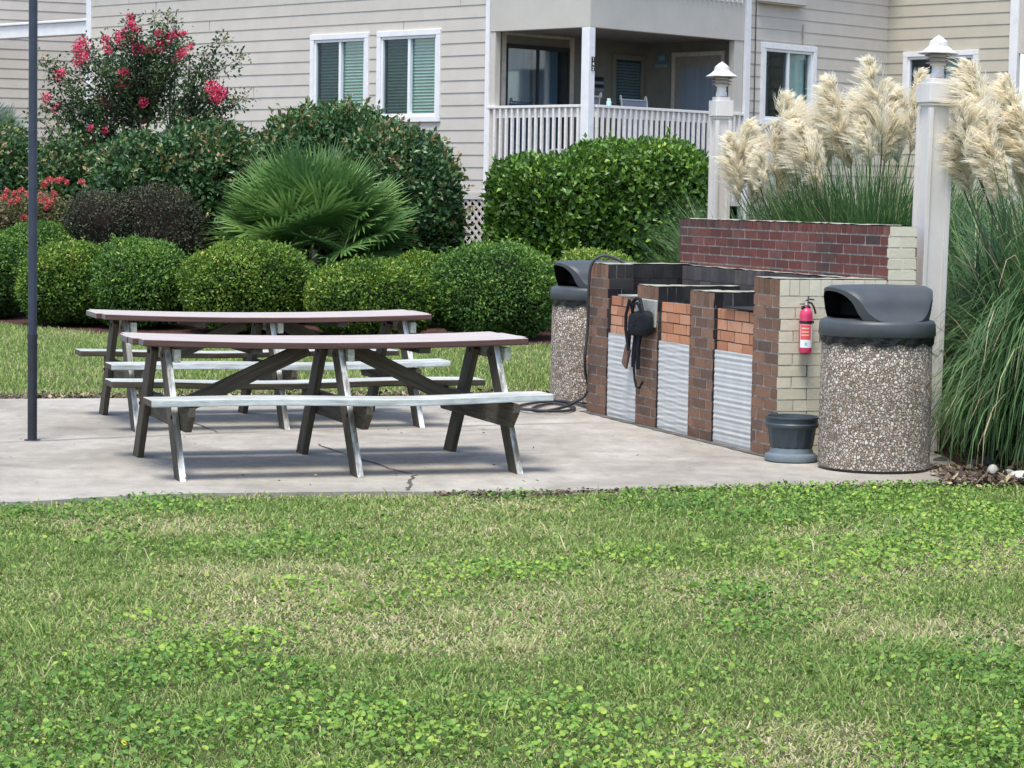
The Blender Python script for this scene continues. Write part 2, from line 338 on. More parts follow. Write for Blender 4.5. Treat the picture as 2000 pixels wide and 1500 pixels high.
# ------------------------------------------------------------------ setting: lawn, patio, beds
def ground_mat():
    q, nt, p = newmat('lawn_soil', .95, .05); v = coords(nt)
    a = noise(nt, v, 1.1, 6, .65); b = noise(nt, v, 45, 5, .75)
    c = mixc(nt, b, ramp(nt, a, [(.35, (.075, .105, .028)), (.55, (.13, .14, .06)), (.7, (.19, .16, .09))]), ramp(nt, b, [(.35, (.04, .045, .02)), (.7, (.22, .20, .10))]))
    nt.links.new(c, p.inputs['Base Color']); nt.links.new(bump(nt, b, 1, .03), p.inputs['Normal']); return q
def concrete_mat():
    q, nt, p = newmat('patio_concrete', .9, .15); v = coords(nt)
    a = noise(nt, v, .9, 6, .65, .8); b = noise(nt, coords(nt, 'Object', (1, .6, 1)), 6, 8, .75); c3 = noise(nt, v, 130, 3, .8)
    c = ramp(nt, a, [(.3, (.275, .253, .215)), (.5, (.38, .355, .308)), (.7, (.485, .458, .405))])
    c = mixc(nt, .5, c, ramp(nt, b, [(.35, (.50, .48, .47)), (.62, (1, .99, .97))]), 'MULTIPLY')
    c = mixc(nt, .45, c, ramp(nt, c3, [(.35, (.45, .44, .43)), (.6, (1, 1, 1))]), 'MULTIPLY')
    nt.links.new(c, p.inputs['Base Color']); nt.links.new(bump(nt, c3, .35, .003), p.inputs['Normal']); return q
def mulch_mat():
    q, nt, p = newmat('pine_bark_mulch', .95, .1); v = coords(nt)
    vo = nt.nodes.new('ShaderNodeTexVoronoi'); vo.inputs['Scale'].default_value = 38; nt.links.new(coords(nt, 'Object', (1, 2.2, 1)), vo.inputs['Vector'])
    c = ramp(nt, vo.outputs['Color'], [(.1, (.035, .018, .015)), (.5, (.10, .05, .042)), (.9, (.19, .11, .09))])
    nt.links.new(c, p.inputs['Base Color']); nt.links.new(bump(nt, vo.outputs['Distance'], 1, .03), p.inputs['Normal']); return q
M['lawn'] = ground_mat(); M['concrete'] = concrete_mat(); M['mulch'] = mulch_mat()

def sheet(name, pts, z, mat, thick=0):
    mb = MB(); n = len(pts); mb.add([(x, y, z) for x, y in pts], [tuple(range(n))])
    if thick: mb.add([(x, y, z) for x, y in pts] + [(x, y, z - thick) for x, y in pts], [(i, i + n, (i + 1) % n + n, (i + 1) % n) for i in range(n)])
    o = mb.build(name, mat); o['kind'] = 'structure'; return o
# ground as one sheet reaching the horizon, finer near the camera
sheet('lawn', [(-600, -100), (600, -100), (600, 900), (-600, 900)], -.03, M['lawn'])
near = [(-9, 8.9), (-6, 10.5), (-4.2, 11.45), (-3.2, 12.0), (-2.587, 12.35), (-2.35, 12.467), (-2.118, 12.65), (-1.614, 12.876), (-.814, 13.057), (.01, 13.174), (.858, 13.46), (1.738, 13.708), (2.504, 13.97), (2.74, 14.16)]
far = [(2.74, 15.5), (1.66, 18.75), (1.25, 20.0), (.249, 19.686), (-.808, 19.312), (-2.374, 18.886), (-3.872, 18.479), (-6, 17.85), (-9, 17.0)]
sheet('patio', near + far, 0, M['concrete'], .12)
# joints and cracks of the slab
def crack(pts, wd, z=.004):
    mb = MB(); L = []; n = len(pts)
    for i, p in enumerate(pts):
        p = Vector((p[0], p[1], 0)); q = Vector((*pts[min(i + 1, n - 1)], 0)) - Vector((*pts[max(i - 1, 0)], 0)); q.normalize(); s_ = Vector((-q.y, q.x, 0)) * wd * random.uniform(.35, .65)
        L += [p + s_ + Vector((0, 0, z)), p - s_ + Vector((0, 0, z))]
    mb.add(L, [(2 * i, 2 * i + 1, 2 * i + 3, 2 * i + 2) for i in range(n - 1)]); return mb
M['crack'] = simple('crack_dirt', spread((.10, .095, .085)), 30, .95, .05)
def pxline(pts, sub=6, jit=.012):
    W = [ground(x, y) for x, y in pts]; out = []
    for a, b in zip(W[:-1], W[1:]):
        for k in range(sub): 
            q = a.lerp(b, k / sub); out.append((q.x + random.uniform(-jit, jit), q.y + random.uniform(-jit, jit)))
    out.append((W[-1].x, W[-1].y)); return out
for pl_, wd in (([(0, 864), (70, 862), (300, 852), (440, 846), (1150, 826)], .012), ([(360, 818), (425, 845)], .010), ([(620, 868), (670, 886), (760, 915), (806, 926)], .014), ([(812, 928), (798, 940), (800, 952), (794, 958)], .016), ([(700, 852), (860, 844), (1000, 838)], .007)):
    c_ = crack(pxline(pl_), wd).build('slab_crack', M['crack']); c_['kind'] = 'structure'
bed_edge = [(-14, 33.5), (-9, 31), (-6.09, 29.06), (-5.31, 28.16), (-4.23, 26.92), (-2.2, 26.26), (.33, 26.6), (2.2, 27.2), (3.0, 26.5), (1.9, 20.3), (1.27, 20.02), (1.68, 18.76), (2.745, 15.52), (2.745, 14.1), (3.0, 13.98), (4.2, 14.2), (9, 15.5)]
sheet('mulch_bed', bed_edge + [(14, 40), (14, 70), (-20, 70)], -.022, M['mulch'])

near_np = np.array(near); 
def patio_edge_y(x): return np.interp(x, near_np[:, 0], near_np[:, 1])
def patio_far_y(x):
    q = np.array(sorted(far[2:])); return np.interp(x, q[:, 0], q[:, 1])
def bed_y(x):
    q = np.array(sorted(bed_edge[:8])); return np.interp(x, q[:, 0], q[:, 1])

def blades(P, h, wd, lean, name, mat, rnd, az=None):
    n = len(P); az = rng.random(n) * 2 * np.pi if az is None else az; d = np.stack([np.cos(az), np.sin(az), np.zeros(n)], 1)
    fa = rng.random(n) * 2 * np.pi; s = np.stack([np.cos(fa), np.sin(fa), np.zeros(n)], 1)
    up = np.array([0, 0, 1.]); ln = lean[:, None]; h = h[:, None]; wd = wd[:, None]
    mid = P + up * h * .6 * np.cos(ln * .6) + d * h * .6 * np.sin(ln * .6); tip = mid + up * h * .4 * np.cos(ln * 1.5) + d * h * .4 * np.sin(ln * 1.5)
    V = np.stack([P - s * wd / 2, P + s * wd / 2, mid + s * wd * .4, mid - s * wd * .4, tip], 1).reshape(-1, 3)
    b = np.arange(n)[:, None] * 5
    Fq = np.concatenate([b + 0, b + 1, b + 2, b + 3], 1); Ft = np.concatenate([b + 3, b + 2, b + 4, b + 4], 1)
    # use triangles throughout
    T = np.concatenate([b + np.array([[0, 1, 2]]), b + np.array([[0, 2, 3]]), b + np.array([[3, 2, 4]])], 0)
    o = npmesh(name, V, T, mat, np.concatenate([rnd, rnd, rnd])); return o

def clover_amount(x, y): return np.clip((vnoise(x, y, .50, 11, 4) - .50) * 4 + (vnoise(x, y, 2.2, 15, 3) - .5) * 2.4 + np.clip((8.3 - y) * .35, -.25, .6) + np.clip((x - .3) * .25, -.2, .3) + .30, 0, 1)
# near lawn
N = 540000
yy = 6.2 + (rng.random(N) ** 1.05) * 7.9; xx = (rng.random(N) - .5) * (yy * .46 + 5.0)
k = yy < patio_edge_y(xx) + .05 * (rng.random(N) - .1) + .10 * (vnoise(xx, yy, 3, 5) - .40); xx, yy = xx[k], yy[k]
tan = np.clip((vnoise(xx, yy, 1.1, 31, 4) - .40) * 3.4, 0, 1); cl = clover_amount(xx, yy)
keep = rng.random(len(xx)) > cl * .45; xx, yy, tan, cl = xx[keep], yy[keep], tan[keep], cl[keep]
bright = np.clip((vnoise(xx, yy, .5, 77, 3) - .5) * 4, 0, 1)
n = len(xx); rv = np.clip(rng.normal(.40, .22, n) + tan * rng.random(n) * .66 - bright * .0, 0, 1)
edge = np.clip(1 - (patio_edge_y(xx) - yy) / .22, 0, 1); rv = np.clip(rv + edge * .45 * rng.random(n), 0, 1)
hh = (.020 + .022 * rng.random(n)) * (1 + .5 * (vnoise(xx, yy, 1.6, 3) - .5)) * np.where(rng.random(n) < .02, 2.4, 1) * (1 + 1.1 * (vnoise(xx, yy, 4.5, 123, 2) > .70))
o = blades(np.stack([xx, yy, np.full(n, -.03)], 1), hh * .85, .0025 + yy * .00030 + 0 * xx, .45 + 1.3 * rng.random(n) + tan * .4, 'grass', LEAF['grass'], rv)
tag(o, 'short patchy mown grass with tan dead blades in the foreground lawn', 'grass', kind='stuff')
# clover
N = 280000
yy = 6.2 + rng.random(N) * 7.7; xx = (rng.random(N) - .5) * (yy * .46 + 5.0)
cl = clover_amount(xx, yy); k = (rng.random(N) < cl * .8 + .06) & (yy < patio_edge_y(xx) + .03 * rng.random(N)); xx, yy, cl = xx[k], yy[k], cl[k]; n = len(xx)
P = np.stack([xx, yy, -.03 + .012 + .030 * rng.random(n) * (.5 + cl)], 1)
nr = unit(np.stack([rng.normal(0, .6, n), rng.normal(0, .6, n) - .12, np.ones(n)], 1)); az = rng.random(n) * 6.283
t = np.stack([np.cos(az), np.sin(az), np.zeros(n)], 1); t = unit(t - nr * (t * nr).sum(1, keepdims=True)); s = np.cross(nr, t); r = (.0045 + .0078 * rng.random(n) ** 1.4)[:, None]
shape = [(-.85, 0), (-.9, .5), (-.2, .95), (.6, .7), (1.05, 0), (.6, -.7), (-.2, -.95), (-.9, -.5)]
V = np.stack([P + t * a * r + s * b * r - nr * (abs(b) > .6) * r * -.18 for a, b in shape], 1).reshape(-1, 3)
patchc = vnoise(xx, yy, .55, 41, 3)
o = npmesh('clover', V, np.arange(n * 8).reshape(-1, 8), LEAF['clover'], np.minimum(1, np.clip(rng.normal(.47, .30, n) + (patchc - .5) * 1.0, 0, .86) + (rng.random(n) < .00012) * 1.0))
tag(o, 'low round leaved weeds spreading in patches through the foreground lawn', 'ground cover', kind='stuff')
# far lawn strip
N = 150000
xx = -8.5 + rng.random(N) * 11; yy = 18 + rng.random(N) * 13
k = (yy > patio_far_y(xx) + .25 + .35 * rng.random(N) ** 2) & (yy < bed_y(xx) + .1 * rng.random(N)) & ((xx < 1.4) | (yy > 21)); xx, yy = xx[k], yy[k]; n = len(xx)
rv = np.clip(rng.normal(.46, .20, n) + np.clip((vnoise(xx, yy, .8, 61, 3) - .5) * 2, 0, 1) * rng.random(n) * .5 + .4 * np.clip(1 - (yy - patio_far_y(xx) - .4) / .6, 0, 1) * rng.random(n), 0, 1)
o = blades(np.stack([xx, yy, np.full(n, -.03)], 1), .035 + .035 * rng.random(n), .008 + .004 * rng.random(n), .2 + .9 * rng.random(n), 'grass', LEAF['grass'], rv)
tag(o, 'sunlit grass strip between the patio and the clipped shrubs', 'grass', kind='stuff')
# litter on bed edges
def litter(xs, ys, z, n, size, label, lean=.5):
    P = np.stack([xs, ys, z + .006 + .02 * rng.random(n)], 1); nr = unit(np.stack([rng.normal(0, lean, n), rng.normal(0, lean, n), np.ones(n)], 1)); az = rng.random(n) * 6.283
    t = np.stack([np.cos(az), np.sin(az), np.zeros(n)], 1); t = unit(t - nr * (t * nr).sum(1, keepdims=True)); s = np.cross(nr, t); L = (size * (.5 + rng.random(n)))[:, None]; W = L * (.12 + .35 * rng.random(n)[:, None])
    V = np.stack([P, P + t * L * .5 + s * W, P + t * L, P + t * L * .5 - s * W], 1).reshape(-1, 3)
    return tag(npmesh('leaf_litter', V, np.arange(n * 4).reshape(-1, 4), LEAF['litter'], rng.random(n) ** 1.3), label, 'leaf litter', kind='stuff')
n = 9000; xs = -8 + rng.random(n) * 9.6; litter(xs, patio_far_y(xs) + .02 + .65 * rng.random(n) ** 1.1, -.03, n, .04, 'brown dead leaves along the far edge of the patio')
n = 5200; xs = 2.5 + rng.random(n) * 1.6; litter(xs, 13.95 + .9 * rng.random(n) - (xs < 2.8) * .0, -.02, n, .045, 'dry leaves and twigs under the pampas grass beside the bin')
n = 2600; xs = -.4 + rng.random(n) * 3.6; litter(xs, patio_edge_y(xs) - .09 + .13 * rng.random(n), -.022, n, .022, 'brown thatch and crumbs along the near edge of the patio')

n = 130; xs = -4.5 + rng.random(n) * 7; litter(xs, 12.6 + rng.random(n) * 5.5 + .2 * xs, .0, n, .022, 'a few dry leaf bits scattered over the concrete patio', .3)
# ------------------------------------------------------------------ picnic tables
TH = .336
def picnic_table(loc, rz, label):
    root = empty('picnic_table', loc, rz); tag(root, label, 'picnic table', 'picnic tables on the patio')
    L, W, Lb, hb, ht = 2.36, .714, 2.33, .447, .75
    sag = lambda amp: (lambda q: Vector((0, 0, amp * (2 * q - 1) ** 2 - amp * .45)))
    tt = MB(); npl = 5; pw = W / npl
    for i in range(npl):
        v = -W / 2 + pw * (i + .5); edge_b = i in (0, npl - 1)
        a = (-L / 2 + random.uniform(0, .012) + (.035 if edge_b else 0), v, ht - .019); b = (L / 2 - random.uniform(0, .008) - (.03 if edge_b else 0), v, ht - .019)
        tt.bar(a, b, .038, pw - .007, (0, 0, 1), seg=10, fn=sag(.022))
    # faces: top = faded, sides = maroon, ends = grey
    o = tt.build('tabletop', [M['top'], M['topedge'], M['endwood']], root, .006)
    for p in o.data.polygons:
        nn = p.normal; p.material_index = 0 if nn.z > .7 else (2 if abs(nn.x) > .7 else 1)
    for sy in (-1, 1):
        b = MB(); z = hb - .019; v0 = .615 * sy
        # bench: board with clipped corners, warped
        b.bar((-Lb / 2, v0, z), (Lb / 2, v0, z), .038, .25, (0, 0, 1), seg=12, fn=lambda q: Vector((0, 0, .006 * math.sin(q * 9 + sy) + .010 * (2 * q - 1) ** 2)))
        o = b.build('bench_seat', [M['bench'], M['benchside'] if sy < 0 else M['leg'], M['leg']], root, .005)  # far side and ends: their shade put into the colour as dark wood
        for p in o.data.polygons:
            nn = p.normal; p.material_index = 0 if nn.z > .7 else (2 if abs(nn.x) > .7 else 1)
    for k, u in enumerate((-.98, 0.03, .98)):
        side = -1 if k == 2 else 1
        for sy in (-1, 1):
            g = MB(); g.bar((u, sy * .63, 0), (u, sy * .17, .705), .038, .135, (1, 0, 0))
            g.v[0:4] = [Vector((p.x, p.y, max(0, p.z)) if False else (p.x, p.y + (p.z) * .6 * sy * 1, 0)) for p in g.v[0:4]]
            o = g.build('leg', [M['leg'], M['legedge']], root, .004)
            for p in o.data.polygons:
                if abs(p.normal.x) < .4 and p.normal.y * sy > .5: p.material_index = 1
        # bench cross beam with chamfered ends
        xb = u + side * .040; z0, z1 = .265, .407; E_ = .74
        prof = [(-E_, z1), (-E_, z1 - .05), (-E_ + .10, z0), (E_ - .10, z0), (E_, z1 - .05), (E_, z1)]
        b = MB(); n = len(prof); vs = [(xb - .019, y, z) for y, z in prof] + [(xb + .019, y, z) for y, z in prof]
        fs = [tuple(range(n - 1, -1, -1)), tuple(range(n, 2 * n))] + [(i, (i + 1) % n, (i + 1) % n + n, i + n) for i in range(n)]
        b.add(vs, fs, [(p[1] + k, p[0], p[2]) for p in vs]); b.build('bench_beam', M['leg'], root, .003)
        b = MB(); b.bar((u + (.04 if k < 2 else .04), -.335, .667), (u + .04, .335, .667), .038, .075, (1, 0, 0)); b.build('top_beam', [M['cleat']], root, .003)
        for sy in (-1, 1):
            for zq, yq in ((.335, .475), (.66, .20)):
                b = MB(); b.tube([(u - .019, sy * yq, zq), (u - .026, sy * yq, zq)], .011, 8); b.build('bolt', M['iron'], root)
    for u in (-.48, .52):
        b = MB(); b.bar((u, -.31, .690), (u, .31, .690), .07, .036, (1, 0, 0)); b.build('top_cleat', M['leg'], root, .003)
    for sx in (-1, 1):
        b = MB(); b.bar((sx * .90, .02 * sx, .33), (sx * .13 + .02, .02 * sx, .69), .038, .088, (0, 1, 0)); b.build('brace', M['leg'], root, .003)
    return root
picnic_table((-1.1015, 14.347, 0), TH, 'nearer picnic table with faded maroon top and pale bench seats')
picnic_table((-1.7662, 17.063, 0), TH, 'farther picnic table behind the nearer one, close to the grass strip')

# ------------------------------------------------------------------ brick barbecue (x = into the depth, y = along the front, far end high)
GB = Vector((1.647, 15.159, 0)); g_root = empty('brick_barbecue', GB, TH)
tag(g_root, 'long outdoor brick barbecue with three metal fronted bays and tall back wall', 'barbecue grill')
SOOTY = set()
def wall_face(mb, fr, u0, u1, z0, z1, course=.070, bl=.205, mort=.011, out=.0018, top=None, vdep=.03, jit=.0012, start=0, rndfn=None, mi=0):
    """bricks laid on the face v=0 of frame fr; a rowlock course at the top when top is set"""
    z = z0; r = start; ztop = z1 - (top or 0)
    rows = max(1, round((ztop - z0) / course)); ch = (ztop - z0) / rows
    for i in range(rows):
        zz = z0 + i * ch; u = u0 - (bl / 2 if (i + start) % 2 else 0) + random.uniform(-.01, .01)
        while u < u1 - .004:
            a = max(u0, u); b = min(u1, u + bl - mort)
            if b - a > .015: mb.box(fr, a + (mort / 2 if a > u0 + 1e-6 else 0), b - (0), -vdep, out + random.uniform(-.0006, .0012), zz + mort / 2 + random.uniform(-.001, .001), zz + ch - mort / 2, jit=jit, rnd=rndfn() if rndfn else None, mi=mi)
            u += bl
    if top:
        nb = max(1, round((u1 - u0) / .072)); wb = (u1 - u0) / nb
        for i in range(nb): mb.box(fr, u0 + i * wb + mort / 2 * (i > 0), u0 + (i + 1) * wb - mort / 2 * (i < nb - 1), -vdep, out + random.uniform(-.001, .001), ztop + mort / 2, z1 - .003, jit=jit, mi=mi)
LF = lambda o, x, y: Frame(o, x, y)
def brick_block(name, u0, u1, v0, v1, z0, z1, mats, mortar, faces, parent=g_root, top=.105, capmat=None):
    """a brick solid in barbecue coordinates; faces = {'-u': brickmat index ...}"""
    mb = MB(); I = .003
    mb.box(WORLD, u0 + I, u1 - I, v0 + I, v1 - I, z0, z1 - I, mi=len(mats))
    fr = {'-u': (Frame((u0, v0, 0), (0, 1, 0), (-1, 0, 0)), v1 - v0), '+u': (Frame((u1, v0, 0), (0, 1, 0), (1, 0, 0)), v1 - v0),
          '-v': (Frame((u0, v0, 0), (1, 0, 0), (0, -1, 0)), u1 - u0), '+v': (Frame((u0, v1, 0), (1, 0, 0), (0, 1, 0)), u1 - u0)}
    for kf, mi in faces.items():
        F_, ln = fr[kf]; wall_face(mb, F_, 0, ln, z0, z1, top=top, vdep=.012, mi=mi, start=0 if kf[1] == 'u' else 1, mort=.004 if mats[mi] in (M['bricksoot'], M['brickgrey']) else (.006 if mats[mi] is M['brickcream'] else .011))
    # rough mortar cap on top
    c = len(mats) + 1; nu = max(1, int((v1 - v0) / .07)); nv = max(1, int((u1 - u0) / .07)); vs = []; 
    for i in range(nu + 1):
        for j in range(nv + 1): vs.append((u0 - .001 + (u1 - u0 + .002) * j / nv, v0 - .001 + (v1 - v0 + .002) * i / nu, z1 + random.uniform(0, .006)))
    mb.add(vs, [(i * (nv + 1) + j, i * (nv + 1) + j + 1, (i + 1) * (nv + 1) + j + 1, (i + 1) * (nv + 1) + j) for i in range(nu) for j in range(nv)], mi=c)
    return mb.build(name, mats + [mortar, capmat or M['cap']], parent)
br, sb, gy, cr, fb = M['brickbrown'], M['bricksoot'], M['brickgrey'], M['brickcream'], M['firebrick']
# piers along the front: near right pier belongs to the cream side wall
piers = [(0, .375, 1.11), (.99, 1.385, .985), (1.945, 2.325, .985), (2.905, 3.285, 1.11)]
for i, (a, b, zt) in enumerate(piers):
    o = brick_block('pier', 0, .20, a, b, 0, zt, [br, sb, cr], M['mortar'], {'-u': 0, '+v': 1, '-v': 2 if i == 0 else 1}, top=.105)
    if i == 0:
        o.data.materials[3] = M['mortar']
# side walls
o = brick_block('side_wall', .202, .735, 0, .2, 0, 1.11, [cr, sb], M['mortarcream'], {'-v': 0, '+v': 1})
o = brick_block('side_wall', .202, .735, 3.085, 3.285, 0, 1.11, [br, sb], M['mortardark'], {'-v': 1, '+v': 0})
for a, b in ((1.09, 1.285), (2.04, 2.23)):
    brick_block('divider_wall', .202, .66, a, b, 0, .985, [sb, gy], M['mortardark'], {'-v': 0, '+v': 0})
# paint wraps the corner: cream skin over the pier end is its '-v' face; cream mortar behind
# back wall, taller
bw = MB(); u0, u1, v0, v1, zt = .74, .94, 0, 3.33, 1.448
bw.box(WORLD, u0 + .003, u1, v0 + .003, v1 - .003, 0, zt - .003, mi=1)
def redr():
    return min(.9, random.random() * .95)
wall_face(bw, Frame((u0, v0, 0), (0, 1, 0), (-1, 0, 0)), 0, v1 - v0, 1.0, zt, top=.062, vdep=.012, mi=0)
wall_face(bw, Frame((u1, v0, 0), (0, 1, 0), (1, 0, 0)), 0, v1 - v0, 0, zt, top=.062, vdep=.012, mi=0)
wall_face(bw, Frame((u0, v1, 0), (1, 0, 0), (0, 1, 0)), 0, u1 - u0, 0, zt, top=.062, vdep=.012, mi=0)
bw.box(WORLD, u0 + .004, u1 - .004, v0 - .0, v0 + .01, 0, zt - .004, mi=4)
wall_face(bw, Frame((u0, v0, 0), (1, 0, 0), (0, -1, 0)), 0, u1 - u0, 0, zt, vdep=.012, mi=2)
nu = 60; vs = []
for i in range(nu + 1):
    for j in range(4): vs.append((u0 - .003 + (u1 - u0 + .006) * j / 3, v0 - .003 + (v1 - v0 + .006) * i / nu, zt + random.uniform(0, .007)))
bw.add(vs, [(i * 4 + j, i * 4 + j + 1, (i + 1) * 4 + j + 1, (i + 1) * 4 + j) for i in range(nu) for j in range(3)], mi=3)
bw.build('back_wall', [M['brickred'], M['mortar'], cr, M['cap'], M['mortarcream']], g_root)
brick_block('inner_back_ledge', .665, .738, .202, 3.083, 0, 1.105, [gy, sb], M['mortardark'], {'-u': 0}, capmat=M['cap'])
# orange fire brick fronts, steel doors, iron grates
bays = [(.377, .988), (1.387, 1.943), (2.327, 2.903)]
for a, b in bays:
    mb = MB(); mb.box(WORLD, .03, .12, a, b, 0, .878, mi=1)
    wall_face(mb, Frame((.028, a, 0), (0, 1, 0), (-1, 0, 0)), 0, b - a, .60, .885, course=.071, bl=.23, mort=.008, vdep=.012)
    mb.build('fire_brick_front', [fb, M['mortardark']], g_root)
    # ribbed sheet
    nz, ny = 120, 2; vs = []; z0, z1 = .0, .612; y0, y1 = a + .012, b - .006; tilt = random.uniform(-.004, .004)
    for i in range(nz + 1):
        z = z0 + (z1 - z0) * i / nz; x = .007 + .0011 * math.sin(z * 2 * math.pi / .045)
        for j in range(13): 
            y = y0 + (y1 - y0) * j / 12; vs.append((x - .001 * math.sin(y * 2 * math.pi / .05 + (i // 3) * math.pi), y, z + (y - y0) * tilt))
    m_ = MB(); m_.add(vs, [(i * 13 + j, i * 13 + j + 1, (i + 1) * 13 + j + 1, (i + 1) * 13 + j) for i in range(nz) for j in range(12)], smooth=True)
    m_.box(WORLD, .012, .016, y0, y1, z0, z1)
    m_.build('metal_door', M['steel'], g_root)
    gr = MB()
    for k in range(int((b - a) / .03)): gr.bar((.12, a + .015 + k * .03, .865), (.66, a + .015 + k * .03, .865), .008, .008)
    gr.bar((.13, a, .858), (.13, b, .858), .012, .012, (0, 0, 1)); gr.bar((.64, a, .858), (.64, b, .858), .012, .012, (0, 0, 1)); gr.build('grate', M['iron'], g_root)
pl_ = MB(); pl_.box(WORLD, .0, .35, 2.335, 2.70, .892, .900, jit=.002); pl_.build('griddle_plate', M['conc'], g_root)
pl_ = MB(); pl_.box(WORLD, .0, .5, .39, .86, .892, .900, jit=.002); pl_.build('griddle_plate', M['iron'], g_root)
pl_ = MB(); pl_.box(WORLD, -.018, -.001, 1.95, 2.322, .70, .89, jit=.003); pl_.build('concrete_patch', M['conc'], g_root, .006)
for k_, (dv, wd_) in enumerate(((-.03, .09),)):
    ps = [(GB.x - math.sin(TH) * (v_ / 10) - math.cos(TH) * .02, GB.y + math.cos(TH) * (v_ / 10) - math.sin(TH) * .02) for v_ in range(-1, 34)]
    c_ = crack(ps, wd_).build('slab_dark_band', M['foot_band']); c_['kind'] = 'structure'  # darker band along the foot of the barbecue front
FB = Frame(GB, (math.cos(TH), math.sin(TH), 0), (-math.sin(TH), math.cos(TH), 0))
def bq(u, v, z): return FB.pt(u, v, z)

# ------------------------------------------------------------------ rubbish bins
def agg_mat():
    q, nt, p = newmat('exposed_pebble_concrete', .75, .25); v = coords(nt)
    nd = nt.nodes.new('ShaderNodeTexNoise'); nd.inputs['Scale'].default_value = 30; nt.links.new(v, nd.inputs['Vector'])
    vm = nt.nodes.new('ShaderNodeVectorMath'); vm.operation = 'MULTIPLY_ADD'; vm.inputs[1].default_value = (.030, .030, .030); nt.links.new(nd.outputs['Color'], vm.inputs[0]); nt.links.new(v, vm.inputs[2])
    vo = nt.nodes.new('ShaderNodeTexVoronoi'); vo.inputs['Scale'].default_value = 58; vo.inputs['Randomness'].default_value = 1; nt.links.new(vm.outputs[0], vo.inputs['Vector'])
    ve = nt.nodes.new('ShaderNodeTexVoronoi'); ve.feature = 'DISTANCE_TO_EDGE'; ve.inputs['Scale'].default_value = 58; nt.links.new(vm.outputs[0], ve.inputs['Vector'])
    c = ramp(nt, vo.outputs['Color'], [(.15, (.20, .145, .105)), (.32, (.36, .27, .20)), (.48, (.46, .375, .295)), (.62, (.53, .46, .38)), (.85, (.66, .60, .52))])
    mr = nt.nodes.new('ShaderNodeMapRange'); mr.inputs[1].default_value = .03; mr.inputs[2].default_value = .16; nt.links.new(ve.outputs[0], mr.inputs[0])
    c = mixc(nt, mr.outputs[0], (.18, .16, .135), c); nt.links.new(c, p.inputs['Base Color']); nt.links.new(bump(nt, mr.outputs[0], .9, .01), p.inputs['Normal']); return q
M['agg'] = agg_mat()
